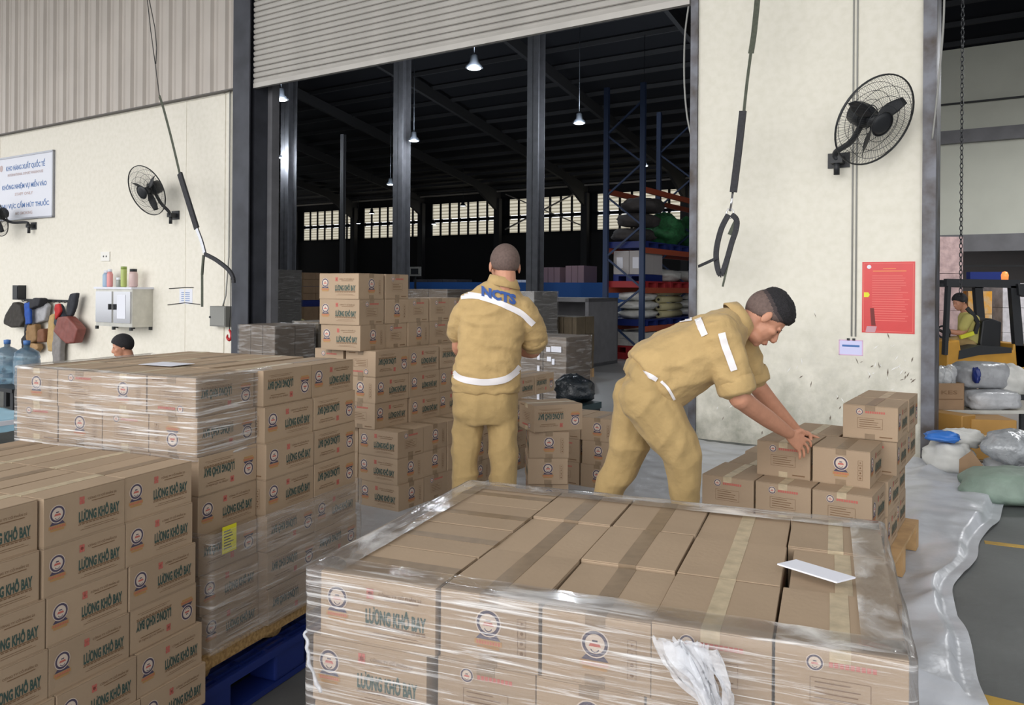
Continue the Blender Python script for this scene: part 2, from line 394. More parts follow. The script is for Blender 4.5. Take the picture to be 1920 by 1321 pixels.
for q in ((889, 128), (527, 187), (1086, 231), (776, 264), (531, 296), (1207, 311), (732, 346)):
    d = ray(*q); p = Vector((0, 0, CAMH))+d*((6.5-CAMH)/d.z)
    ld = bpy.data.lights.new('lamp_light', 'POINT'); ld.energy = 210; ld.shadow_soft_size = 0.2; ld.color = (.85, .92, 1)
    lo = bpy.data.objects.new('lamp_light', ld); COL.objects.link(lo); lo.location = p
# ================================================================== ration cartons
CL, CW, CH = 0.34, 0.26, 0.172
M['card'] = mat('brown_cardboard', srgb(170, 148, 124), 0.7, 0, 0.10, 3.0, 0.05, 60, spec=0.3, objvar=0.07)
M['tape'] = mat('brown_packing_tape', srgb(142, 121, 97), 0.5, 0, 0.25, 18, spec=0.5)
M['tape2'] = mat('pale_packing_tape', srgb(194, 177, 148), 0.5, 0, 0.3, 22, spec=0.5)
M['ink_green'] = mat('dark_green_ink', srgb(58, 80, 74), 0.7)
M['ink_navy'] = mat('navy_ink', srgb(74, 66, 86), 0.7)
M['ink_white'] = mat('white_ink', srgb(204, 188, 174), 0.7)
M['ink_red'] = mat('red_ink', srgb(184, 100, 90), 0.7)
M['ink_gold'] = mat('gold_ink', srgb(172, 132, 84), 0.7)
M['ink_brown'] = mat('brown_ink', srgb(120, 92, 66), 0.7)
INK = [M['ink_green'], M['ink_navy'], M['ink_white'], M['ink_red'], M['ink_gold'], M['ink_brown']]
EPS = 0.0012
def disc(mb, c, r, ax, ay, mi, n=22, r0=0.0, a0=0, a1=2*PI, off=0.0, nrm=(0, -1, 0)):
    ax, ay, c = Vector(ax), Vector(ay), Vector(c)+Vector(nrm)*off
    full = abs(a1-a0-2*PI) < 1e-6
    P = [(a0+(a1-a0)*k/n) for k in range(n if full else n+1)]
    o = [c+ax*(r*math.cos(a))+ay*(r*math.sin(a)) for a in P]
    if r0 <= 0: mb.poly(o, mi)
    else:
        i = [c+ax*(r0*math.cos(a))+ay*(r0*math.sin(a)) for a in P]; m_ = len(P)
        mb.add(o+i, [(k, (k+1) % m_, m_+(k+1) % m_, m_+k) for k in range(m_ if full else m_-1)], mi)
def quad(mb, c, w, h, ax, ay, mi, off=0.0, nrm=(0, -1, 0), wt=None):
    ax, ay, c = Vector(ax), Vector(ay), Vector(c)+Vector(nrm)*off; wt = w if wt is None else wt
    mb.poly([c-ax*w/2-ay*h/2, c+ax*w/2-ay*h/2, c+ax*wt/2+ay*h/2, c-ax*wt/2+ay*h/2], mi)
def emblem(mb, c, r, ax, ay, nrm, full=True):
    e = 0.0004
    disc(mb, c, r*1.1, ax, ay, 2, off=0, nrm=nrm)
    if full:
        cc = Vector(c)-Vector(ay)*r*1.08
        quad(mb, cc, r*2.1, r*0.42, ax, ay, 1, off=-e*0.5, nrm=nrm, wt=r*1.35)
        quad(mb, Vector(c)-Vector(ay)*r*1.55, r*2.35, r*0.42, ax, ay, 4, nrm=nrm)
        quad(mb, Vector(c)-Vector(ay)*r*1.92, r*1.9, r*0.22, ax, ay, 4, nrm=nrm)
        for k in range(9): quad(mb, Vector(c)-Vector(ay)*r*1.55+Vector(ax)*(k-4)*r*0.23, r*0.13, r*0.26, ax, ay, 3, off=e, nrm=nrm)
    disc(mb, c, r, ax, ay, 1, off=e, nrm=nrm, r0=r*0.76)
    disc(mb, c, r*0.70, ax, ay, 2, off=e, nrm=nrm)
    quad(mb, Vector(c)+Vector(ay)*r*0.22, r*0.42, r*0.14, ax, ay, 1, off=2*e, nrm=nrm)
    quad(mb, Vector(c)-Vector(ay)*r*0.08, r*0.95, r*0.26, ax, ay, 3, off=2*e, nrm=nrm, wt=r*0.7)
    disc(mb, Vector(c)-Vector(ay)*r*0.32, r*0.36, ax, ay, 1, n=8, r0=r*0.28, a0=PI*1.1, a1=PI*1.9, off=2*e, nrm=nrm)
def long_print(sgn):
    "lettering of a long side"
    mb = MB(); ax = Vector((-sgn, 0, 0)); ay = Vector((0, 0, 1)); nr = Vector((0, sgn, 0))
    o = Vector((0, sgn*(CW/2+EPS), CH/2))
    emblem(mb, o-ax*0.118+ay*0.022, 0.0285, ax, ay, nr)
    put_text(mb, 'LƯƠNG KHÔ BAY', o+ax*0.056-ay*0.008, 0.176, 0.047, ax, ay, 0, 0.045)
    put_text(mb, 'CÔNG TY CỔ PHẦN 22', o+ax*0.068+ay*0.049, 0.125, 0.012, ax, ay, 5, 0.01)
    quad(mb, o+ax*0.072+ay*0.036, 0.10, 0.003, ax, ay, 5)
    for k, (dx, dy) in enumerate(((-.5, .5), (.5, .5), (-.5, -.5), (.5, -.5), (0, 0))): quad(mb, o-ax*(0.019-dx*0.011)+ay*(0.046+dy*0.014), 0.0095, 0.0125 if k < 4 else .008, ax, ay, 3)
    quad(mb, o+ax*0.056-ay*0.034, 0.172, 0.0035, ax, ay, 5)
    for k in range(12): quad(mb, o+ax*(-0.028+k*0.0150)-ay*0.0395, 0.011, 0.0035, ax, ay, 5)
    quad(mb, o+ax*0.056-ay*0.053, 0.13, 0.0016, ax, ay, 5); quad(mb, o+ax*0.056-ay*0.060, 0.16, 0.0014, ax, ay, 5)
    return mb.mesh('long_side_print', INK)
def short_a():
    mb = MB(); ax = Vector((0, 1, 0)); ay = Vector((0, 0, 1)); nr = Vector((1, 0, 0)); o = Vector((CL/2+EPS, 0, CH/2))
    emblem(mb, o+ay*0.018, 0.031, ax, ay, nr)
    return mb.mesh('emblem_side_print', INK)
def short_icons():
    mb = MB(); ax = Vector((0, 1, 0)); ay = Vector((0, 0, 1)); nr = Vector((1, 0, 0)); o = Vector((CL/2+EPS, 0, CH/2))
    for k in range(4):
        c = o+ax*0.087+ay*(0.03-k*0.024)
        for (w, h, dx, dy) in ((0.02, .0012, 0, .0105), (.02, .0012, 0, -.0105), (.0012, .021, -.01, 0), (.0012, .021, .01, 0)): quad(mb, c+ax*dx+ay*dy, w, h, ax, ay, 5, nrm=nr)
        disc(mb, c, 0.005, ax, ay, 5, n=3+k, nrm=nr)
    return mb.mesh('handling_icons_print', INK)
def short_b():
    mb = MB(); ax = Vector((0, -1, 0)); ay = Vector((0, 0, 1)); nr = Vector((-1, 0, 0)); o = Vector((-CL/2-EPS, 0, CH/2))
    emblem(mb, o-ax*0.05+ay*0.052, 0.0165, ax, ay, nr, False)
    for k in range(9): quad(mb, o+ax*(-0.018+k*0.0105)+ay*0.052, 0.008, 0.011, ax, ay, 3, nrm=nr)
    for (w, h, dx, dy) in ((0.118, .0012, 0, .026), (.118, .0012, 0, -.026), (.0012, .052, -.059, 0), (.0012, .052, .059, 0)): quad(mb, o+ax*(0.0+dx)+ay*(-0.005+dy), w, h, ax, ay, 5, nrm=nr)
    for k, w in enumerate((0.07, 0.09, 0.085, 0.1)): quad(mb, o+ax*(-0.05+w/2)+ay*(0.012-k*0.011), w, 0.003, ax, ay, 5, nrm=nr)
    quad(mb, o+ax*0.075-ay*0.07, 0.06, 0.006, ax, ay, 5, nrm=nr)
    return mb.mesh('text_side_print', INK)
def carton_body():
    mb = MB(); t = 0.004
    mb.b2(-CL/2, CL/2, -CW/2, CW/2, 0.0025, CH-t)
    for s in (-1, 1):
        mb.b2(-CL/2, CL/2, s*0.0015, s*CW/2, CH-t, CH-0.0005); mb.b2(-CL/2, CL/2, s*0.0015, s*CW/2, 0.0005, 0.0025)
    me = mb.mesh('carton', M['card']); bevel_mesh(me, 0.0025, 2); return me
def tape_mesh(m, w):
    mb = MB(); x = CL/2+0.0009
    for z, s in ((CH, 1), (0.0, -1)):
        mb.b2(-x, x, -w/2, w/2, z-0.0004, z+0.0006)
    for sx in (-1, 1):
        mb.b2(sx*(CL/2+0.0001), sx*x, -w/2, w/2, CH-0.028, CH); mb.b2(sx*(CL/2+.0001), sx*x, -w/2, w/2, 0, 0.028)
    return mb.mesh('tape', m)
ME_BODY = carton_body(); ME_LF, ME_LB, ME_SA, ME_SB = long_print(-1), long_print(1), short_a(), short_b()
ME_SI = short_icons()
ME_T1, ME_T2 = tape_mesh(M['tape'], 0.048), tape_mesh(M['tape2'], 0.042)
rng = random.Random(7)
def carton(p, rz, z, label, group, flip=False, tape=1, sc=(1, 1, 1), prints=True):
    o = link('carton', ME_BODY, None, (p[0], p[1], z+(CH*sc[2] if flip else 0)), (PI if flip else 0, 0, rz), sc)
    tag(o, label, 'carton', group)
    if tape: link('tape', ME_T1 if tape == 1 else ME_T2, o)
    if prints:
        link('long_side_print', ME_LF, o); link('long_side_print', ME_LB, o); link('emblem_side_print', ME_SA, o); link('handling_icons_print', ME_SI, o); link('text_side_print', ME_SB, o)
    return o
class Frame:
    def __init__(s, x, y, deg): s.o = Vector((x, y, 0)); a = math.radians(deg); s.a = a; s.x = Vector((math.cos(a), math.sin(a), 0)); s.y = Vector((-math.sin(a), math.cos(a), 0))
    def __call__(s, x, y, z=0.0): return s.o+s.x*x+s.y*y+Vector((0, 0, z))
def put(fr, x0, x1, y0, y1, z, h, along, label, group, flip=False, end=0, tape=1, jit=0.004, prints=True):
    "a carton filling a rectangle of the frame; along = 'x' or 'y' gives its long axis; end turns it half round"
    cx, cy = (x0+x1)/2+rng.uniform(-jit, jit), (y0+y1)/2+rng.uniform(-jit, jit); dx, dy = abs(x1-x0), abs(y1-y0)
    l, w = (dx, dy) if along == 'x' else (dy, dx)
    sc = ((l-0.006)/CL, (w-0.006)/CW, h/CH)
    rz = fr.a+(PI/2 if along == 'y' else 0)+(PI if end else 0)+rng.uniform(-.008, .008)
    return carton(fr(cx, cy), rz, z, label, group, flip, tape, sc, prints)
ORD = ['first', 'second', 'third', 'fourth', 'fifth', 'sixth', 'seventh']
LV = ['topmost', 'second', 'third', 'fourth', 'fifth', 'sixth', 'seventh', 'eighth', 'ninth']

# ---- tall load on a pressed-wood pallet over a blue pallet
F2 = Frame(-1.319, 3.403, -23.1); H2 = 0.166; Z2 = 1.039-7*H2
pw, pl = 0.278, 0.362
for L in range(7):
    z = 1.039-(L+1)*H2; dx = 0.006*L
    for i in range(4):
        for j in range(3):
            if 0 < i < 3 and j == 1 and L > 0: continue
            if L > 0 and i > 0 and j == 2: continue
            if L > 1 and i > 0 and j == 0 and False: continue
            sx = dx+(0.05 if j >= 1 and i == 0 else 0)-(0.0 if i == 0 else 0.0)
            if j == 0 and L in (0, 1) and i == 0: fl = True
            elif j == 0: fl = L in (2, 4)
            elif j == 1: fl = L in (0, 4, 5, 6)
            else: fl = L in (1, 2, 3, 5)
            put(F2, -(i+1)*pw+sx, -i*pw+sx, j*pl, (j+1)*pl, z, H2, 'y', 'carton in %s layer of tall load, %s row from unwrapped load, %s column from aisle' % (LV[L], ORD[j], ORD[i]),
                'cartons of the tall wrapped load, %s layer' % LV[L], fl, end=(i+L) % 2, tape=2 if (i+j) % 2 else 1)
# ---- open load in the left foreground
K1 = 0.955; F1 = Frame(-1.332*K1, 3.41*K1, -22.9); H1 = 0.172*K1; T1 = 1.43-(1.43-0.695)*K1
for L in range(6):
    z = T1-(L+1)*H1; dy = [0, 0, .015, .02, .035, .048][L]; dx = [0, 0, .006, .008, .02, .03][L]
    for i in range(4):
        for j in range(4):
            if L > 0 and 0 < i < 3 and 0 < j < 3: continue
            if L > 0 and i == 3: continue
            ddx = 0.0 if j != 2 else (-0.012 if L == 0 else 0.0)
            put(F1, -(i+1)*0.256+dx+ddx, -i*0.256+dx+ddx, -(j+1)*0.328+dy, -j*0.328+dy, z, H1, 'y', 'carton in %s layer of unwrapped load, %s row from tall load, %s column from aisle' % (LV[L], ORD[j], ORD[i]),
                'cartons of the unwrapped load, %s layer' % LV[L], flip=(j == 0 and L == 3), end=(i+j+L) % 2, tape=2 if (i*2+j) % 3 else 1, prints=(i < 1 or L == 0))
# ---- film-wrapped load in the centre foreground
F3 = Frame(-0.50, 2.148, -21.2); H3 = 0.172; P3W, P3D = 0.345+4*0.266, 1.035
for L in range(6):
    z = 0.679-(L+1)*H3; s = [0, -.03, -.02, -.03, -.02, -.03][L]
    for j in range(4):
        put(F3, s, 0.345+s, j*P3D/4, (j+1)*P3D/4, z, H3, 'x', 'crosswise carton in %s layer of the film-wrapped load, %s from the workers' % (LV[L], ORD[3-j]), 'crosswise cartons of the film-wrapped load, %s layer' % LV[L], end=0, tape=1, prints=L < 3)
    for i in range(4):
        for j in range(3):
            if L > 0 and 0 < j < 2 and i < 3: continue
            g = 0.012 if (i == 3 and j == 1) else 0.0
            put(F3, 0.345+i*0.266+g+s*0.3, 0.345+(i+1)*0.266+g+s*.3, j*P3D/3+0.004, (j+1)*P3D/3, z, H3-(0.006 if L == 0 and (i+j) % 3 == 1 else 0), 'y', 'lengthwise carton, %s layer of film-wrapped load, %s row from workers, %s column from crosswise cartons' % (LV[L], ORD[2-j], ORD[i]), 'lengthwise cartons of the film-wrapped load, %s layer' % LV[L],
                end=[1, 1, 0, 0][i] if L == 0 else [0, 1, 1, 0][i], tape=2 if i >= 2 else 1, prints=L < 3)
# ---- high stack behind, beside the standing worker
HS = 0.1685; GS = 'cartons of the high unwrapped stack behind the wrapped loads'
FA = Frame(-0.716, 5.149, -32.3)
for L in range(3):
    for k in range(7):
        put(FA, -CL, 0, k*0.264, (k+1)*0.264, L*HS, HS, 'x', 'crosswise carton in %s layer up of the high stack, %s from the tall load' % (ORD[L], ORD[k]), 'bottom cartons of the high stack', end=(L*2+k) % 3 == 1, jit=.005)
    put(FA, -2*CL-.03, -CL-.03, 0.03, 0.294, L*HS, HS, 'x', 'carton on the door-post side of the high stack, %s layer up' % ORD[L], 'bottom cartons of the high stack', jit=.003)
FB = Frame(-0.876, 5.245, -31.5)
for L in range(3):
    for k in range(4):
        put(FB, -0.264, 0, k*0.345, (k+1)*0.345, (3+L)*HS, HS, 'y', 'lengthwise carton in %s layer up of the high stack, %s from the tall load' % (ORD[3+L], ORD[k]), 'middle cartons of the high stack', flip=(L == 2 and k in (0, 2, 3)), end=(k+L) % 2, jit=.006)
    for k in range(1): put(FB, -0.55, -0.286, k*0.345, (k+1)*0.345, (3+L)*HS, HS, 'y', 'lengthwise carton in %s layer of the high stack, on its door-post side' % ORD[3+L], 'middle cartons of the high stack', jit=.005)
put(FB, -0.264, 0, 5*0.345, 6*0.345, 3*HS, HS, 'y', 'single ration carton lying on the low end of the high stack behind the standing worker', 'middle cartons of the high stack', flip=False)
put(FB, -0.264, 0, 6*0.345, 7*0.345, 3*HS, HS, 'y', 'carton with upside-down lettering on the low end of the high stack', 'middle cartons of the high stack', flip=True)
FC = Frame(-0.983, 5.255, -28.6)
for L in range(3):
    for k in range(5 if L < 2 else 2):
        put(FC, -CL, 0, k*0.266, (k+1)*0.266, (6+L)*HS, HS, 'x', 'carton in %s layer of the high stack, %s from the tall load' % (LV[2-L], ORD[k]), '%s layer cartons of the high stack' % LV[2-L], end=(k+L) % 2 if k < 3 else 1, jit=.006)
# ---- short stack by the standing worker's right leg
FD = Frame(0.11, 5.22, 2.0)
for L in range(3): put(FD, 0, .262, 0, .345, L*HS, HS, 'y', 'emblem carton in the short column under the skewed carton, %s from the floor' % ORD[L], 'cartons of the short column', end=1, jit=.008)
carton((0.26, 5.36), math.radians(21), 3*HS, 'skewed ration carton with upside-down lettering on top of the short column', 'cartons of the short column', flip=True, tape=2)
FE = Frame(0.36, 5.95, -30)
for L in range(3):
    for k in range(2): put(FE, k*.27-.1, k*.27+.16, 0, .345, L*HS, HS if L < 2 else HS*.98, 'y', 'carton in the low block behind the short column, %s layer, %s from it' % (ORD[L], ORD[k]), 'cartons of the low block behind the short column', end=k, jit=.006)
# ---- load being stacked by the bending worker
F4 = Frame(1.63, 3.66, -33.5); H4 = 0.172; Z4 = 0.155; L4 = 'ration carton in the %s layer of the open load the bending worker builds'; G4 = 'open load on the wooden pallet, %s layer'
for L, nm in ((0, 'lowest'), (1, 'second')):
    for j in range(3):
        for i in range(3):
            s = 0.015 if j == 1 else 0
            put(F4, -(i+1)*.266+s, -i*.266+s, j*.35, (j+1)*.35, Z4+L*H4, H4, 'y', 'carton in %s layer by wall, %s row from film-wrapped load, %s column from door post' % (nm, ORD[j], ORD[i]), G4 % nm, end=0, tape=2, jit=.004)
z = Z4+2*H4
put(F4, -.30, -.034, .15, .495, z, H4, 'y', 'ration carton with the large emblem beside the bending worker\'s hands', G4 % 'third', end=1, tape=1, jit=0)
HELD = put(F4, -.57, -.304, .155, .50, z, H4, 'y', 'ration carton held by the bending worker at its front edge', G4 % 'third', end=0, tape=2, jit=0)
put(F4, .03-.266, .03, .51, .86, z, H4, 'y', 'carton in third layer of the open load, directly behind the emblem carton', G4 % 'third', end=0, tape=2, jit=0)
put(F4, -.51, -.245, .51, .86, z, H4, 'y', 'carton in third layer of the open load, behind the held carton', G4 % 'third', end=0, tape=2, jit=0.003)
put(F4, .03-.266, .03, .865, 1.2, z, H4, 'y', 'carton in third layer of the open load, farthest from the held carton', G4 % 'third', end=0, tape=2, jit=0.003)
put(F4, .035-.266, .035, .50, .85, z+H4, H4, 'y', 'topmost carton of the open load, the one nearer the emblem carton', G4 % 'topmost', end=0, tape=1, jit=0)
put(F4, .04-.266, .04, .855, 1.2, z+H4, H4, 'y', 'topmost carton of the open load, the one nearer the door post', G4 % 'topmost', end=0, tape=2, flip=True, jit=0.002)

# ---- pallets
M['wood'] = mat('pallet_pine', srgb(196, 158, 110), 0.7, 0, 0.3, 9)
M['pressed'] = mat('pressed_chipboard', srgb(186, 152, 100), 0.75, 0, 0.35, 60, 0.3, 90, col2=srgb(140, 108, 64))
M['blue'] = mat('blue_pallet_plastic', srgb(26, 44, 112), 0.4)
def wood_pallet(fr, w, d, z0, h, label):
    r = empty('wooden_pallet', fr(0, 0, z0), fr.a, label=label, cat='pallet')
    bw = 0.1
    for k in range(6):
        x = -w+(w-bw)*k/5; mb = MB(); mb.b2(x, x+bw, 0, d, h-0.022, h-0.002); mb.build('deck_board', M['wood'], r)
    for j in range(3):
        y = (d-0.1)*j/2
        for i in range(3):
            x = -w+(w-0.12)*i/2; mb = MB(); mb.b2(x, x+0.12, y, y+.1, 0.02, h-0.042); mb.build('block', M['wood'], r)
        mb = MB(); mb.b2(-w, 0, y, y+.1, h-.042, h-.022); mb.build('stringer_board', M['wood'], r)
        mb = MB(); mb.b2(-w, 0, y, y+.1, 0.006, .02); mb.build('bottom_board', M['wood'], r)
    return r
wood_pallet(Frame(*F4(.06, 0)[:2], -33.5), 0.9, 1.08, 0.0, Z4, 'pale wooden pallet on the plastic sheet under the open load by the wall')
def pressed_pallet(fr, w, d, z0, h, label):
    r = empty('pressed_wood_pallet', fr(0, 0, z0), fr.a, label=label, cat='pallet')
    mb = MB(); mb.b2(-w, .04, -.04, d+.04, h-.02, h-.002); mb.b2(-w, .05, -.05, -.02, h-.062, h+.004); mb.b2(.02, .05, -.05, d+.05, h-.062, h+.004)
    o = mb.build('deck', M['pressed'], r); bevel_mesh(o.data, .008, 2)
    for i in range(3):
        for j in range(3):
            x = -0.07-i*(w-.2)/2; y = 0.08+j*(d-.16)/2
            mb = MB(); mb.lathe([(0.05, 0.0), (0.055, .01), (0.095, h-.02)], 14, c=(x, y, 0)); mb.build('foot', M['pressed'], r)
    return r
ZB = Z2-0.13; BH = ZB-LOWZ
pressed_pallet(F2, 1.16, 1.1, ZB, 0.13, 'pressed chipboard pallet with round feet standing on the blue pallet')
def blue_pallet(fr, w, d, z0, h, label):
    r = empty('plastic_pallet', fr(0, 0, z0), fr.a, label=label, cat='pallet')
    mb = MB(); n = 26
    for k in range(n+1):
        x = -w+(w+0.06)*k/n; mb.b2(x-.008, x+.008, -.06, d+.06, h-.022, h-.002)
    for k in range(9):
        y = -.06+(d+.12)*k/8; mb.b2(-w, .06, y-.01, y+.01, h-.022, h-.003)
    mb.b2(.045, .065, -.065, d+.065, h-.04, h-.001); mb.b2(-w, .065, -.065, -.045, h-.04, h-.001); mb.build('deck_grid', M['blue'], r)
    for i in range(3):
        for j in range(3):
            x = 0.06-.16-i*(w-.16)/2; y = -.06+j*(d+.12-.22)/2
            mb = MB(); mb.b2(x, x+.155, y, y+.22, .03, h-.02); o = mb.build('block', M['blue'], r); bevel_mesh(o.data, .012, 2)
    for i in range(3):
        x = 0.06-.16-i*(w-.16)/2; mb = MB(); mb.b2(x, x+.155, -.06, d+.06, 0.004, .03); mb.build('runner', M['blue'], r)
    mb = MB(); put_text(mb, 'NCTS', (.0665, .72, .05), .09, .025, (0, 1, 0), (0, 0, 1), 0, .02)
    mb.build('stencil_lettering', M['ink_white'], r)
    return r
blue_pallet(F2, 1.16, 1.12, LOWZ, BH, 'dark blue plastic pallet on the yard floor under the chipboard pallet')
for fr, w, d, top, nm in ((Frame(*F1(.05, -1.31)[:2], -22.9), 1.08, 1.33, T1-6*H1, 'unwrapped load'), (Frame(*F3(P3W, 0)[:2], -21.2), P3W, 1.04, 0.679-6*H3, 'film-wrapped load with the white paper')):
    wood_pallet(fr, w, d, LOWZ, top-LOWZ, 'wooden pallet on the yard floor under the %s' % nm)
# ================================================================== people
M['skin'] = mat('skin', srgb(196, 142, 116), 0.5, 0, 0.10, 30, spec=0.35)
M['khaki'] = mat('khaki_cotton', srgb(186, 158, 110), 0.85, 0, 0.10, 14, 0.75, 11, spec=0.15, sheen=0.1)
M['khaki2'] = mat('khaki_trouser_cotton', srgb(174, 148, 102), 0.85, 0, 0.12, 12, 0.75, 9, spec=0.15, sheen=0.1)
M['reflect'] = mat('reflective_tape', srgb(232, 228, 230), 0.35)
M['hair'] = mat('black_hair', srgb(34, 32, 36), 0.7, 0, 0.3, 60, 0.6, 220)
M['shaved'] = mat('cropped_hair', srgb(108, 90, 84), 0.8, 0, 0.25, 80, 0.3, 260)
M['fade'] = mat('faded_hair', srgb(68, 58, 58), 0.8, 0, 0.25, 80, 0.3, 260)
M['crop'] = mat('cropped_brown_hair', srgb(62, 51, 48), 0.85, 0, 0.35, 90, 0.4, 300)
M['navytext'] = mat('blue_print', srgb(52, 84, 150), 0.7)
M['shoe'] = mat('black_shoe', srgb(34, 34, 36), 0.5)
M['eye'] = mat('eye', srgb(40, 30, 28), 0.3)
M['lip'] = mat('lip', srgb(168, 104, 92), 0.5)
def ellip(mb, c, r, R=None, n=14, mi=0):
    c = Vector(c); vs = []; m = n//2
    for j in range(1, m):
        t = PI*j/m
        for k in range(n):
            a = 2*PI*k/n; v = Vector((r[0]*math.sin(t)*math.cos(a), r[1]*math.sin(t)*math.sin(a), r[2]*math.cos(t))); vs.append((R @ v if R else v)+c)
    vs.append((R @ Vector((0, 0, r[2])) if R else Vector((0, 0, r[2])))+c); vs.append((R @ Vector((0, 0, -r[2])) if R else Vector((0, 0, -r[2])))+c)
    top, bot = len(vs)-2, len(vs)-1; fs = []
    for j in range(m-2):
        for k in range(n): k2 = (k+1) % n; fs.append((j*n+k, (j+1)*n+k, (j+1)*n+k2, j*n+k2))
    for k in range(n): k2 = (k+1) % n; fs.append((top, k, k2)); fs.append((bot, (m-2)*n+k2, (m-2)*n+k))
    return mb.add(vs, fs, mi, True)
def loft(mb, rings, n=28, mi=0, p=2.3):
    "rings: (centre, x direction, y direction, half x, half y)"
    vs = []
    for c, xd, yd, a, b in rings:
        c, xd, yd = Vector(c), Vector(xd).normalized(), Vector(yd).normalized()
        for k in range(n):
            t = 2*PI*k/n; ct, st = math.cos(t), math.sin(t)
            vs.append(c+xd*(a*math.copysign(abs(ct)**(2/p), ct))+yd*(b*math.copysign(abs(st)**(2/p), st)))
    N = len(rings); fs = [(i*n+k, i*n+(k+1) % n, (i+1)*n+(k+1) % n, (i+1)*n+k) for i in range(N-1) for k in range(n)]
    fs.append(list(range(n))[::-1]); fs.append([(N-1)*n+k for k in range(n)])
    return mb.add(vs, fs, mi, True)
def catmull(pts, rad, sub=5):
    P = [Vector(p) for p in pts]; out = []; rr = []
    for i in range(len(P)-1):
        p0, p1, p2, p3 = P[max(i-1, 0)], P[i], P[i+1], P[min(i+2, len(P)-1)]
        for k in range(sub):
            t = k/sub; out.append(0.5*((2*p1)+(p2-p0)*t+(2*p0-5*p1+4*p2-p3)*t*t+(3*p1-p0-3*p2+p3)*t**3)); rr.append(rad[i]+(rad[i+1]-rad[i])*t)
    out.append(P[-1]); rr.append(rad[-1]); return out, rr
def limb(mb, pts, rad, n=14, sub=5, ends=True):
    P, r = catmull(pts, rad, sub); mb.tube(P, r, n)
    if ends: ellip(mb, P[0], (r[0],)*3, n=12); ellip(mb, P[-1], (r[-1],)*3, n=12)
    return mb
def remesh(mb, voxel, smooth=6, name='m', mats=None, amp=0.0, freq=6.0, aniso=(1, 1, 1), seed=0, fac=0.5):
    me = mb.mesh(name+'_raw', []) if False else None
    me = bpy.data.meshes.new(name+'_raw'); me.from_pydata(mb.v, [], mb.f); fix_normals(me)
    o = bpy.data.objects.new(name+'_raw', me); COL.objects.link(o)
    r = o.modifiers.new('r', 'REMESH'); r.mode = 'VOXEL'; r.voxel_size = voxel; r.use_smooth_shade = True
    if smooth: s = o.modifiers.new('s', 'SMOOTH'); s.iterations = smooth; s.factor = fac
    dg = bpy.context.evaluated_depsgraph_get(); dg.update()
    out = bpy.data.meshes.new_from_object(o.evaluated_get(dg))
    bpy.data.objects.remove(o); bpy.data.meshes.remove(me)
    out.name = name
    if amp > 0:
        sx, sy, sz = aniso; off = Vector((seed*3.1, seed*1.7, seed*2.3))
        cos = []
        for v in out.vertices:
            p = Vector((v.co.x*sx, v.co.y*sy, v.co.z*sz))*freq+off
            w = noise.noise_vector(p*0.7)*0.6
            d = (1-abs(noise.noise(p+w))*2.2)*0.6+noise.noise(p*2.3)*0.35
            cos.append(v.co+v.normal*(amp*d))
        for v, c in zip(out.vertices, cos): v.co = c
    out.materials.clear()
    for m in (mats or []): out.materials.append(m)
    for p in out.polygons: p.use_smooth = True
    out.update(); return out
def shift(me, d):
    me.transform(Matrix.Translation(-Vector(d))); return me
def head_axes(face, up):
    f = Vector(face).normalized(); u = Vector(up); u = (u-f*u.dot(f)).normalized(); r = f.cross(u)
    return Matrix((r, f, u)).transposed()
HB = [((0, -.012, .03), (.074, .093, .088)), ((0, .03, -.03), (.060, .056, .068)), ((0, .033, -.074), (.046, .044, .034)), ((0, .062, -.090), (.020, .016, .016)),
      ((0, .070, .014), (.050, .016, .011)), ((.041, .053, -.016), (.022, .024, .02)), ((-.041, .053, -.016), (.022, .024, .02)),
      ((0, .094, -.030), (.017, .014, .010)), ((0, .080, -.056), (.024, .013, .007)), ((0, .078, -.068), (.020, .013, .007)),
      ((.079, -.008, -.006), (.008, .018, .031)), ((-.079, -.008, -.006), (.008, .018, .031))]
def add_head(mb, c, A, s, neck):
    for q, r in HB: ellip(mb, Vector(c)+A @ (Vector(q)*s), tuple(x*s for x in r), A, 16)
    mb.tube([Vector(c)+A @ (Vector((0, .078, .012))*s), Vector(c)+A @ (Vector((0, .100, -.026))*s)], [.008*s, .013*s], 10)
    limb(mb, [Vector(c)+A @ (Vector((0, -.022, -.04))*s), (Vector(c)+A @ (Vector((0, -.03, -.10))*s)), neck], [.056*s, .054*s, .062*s])
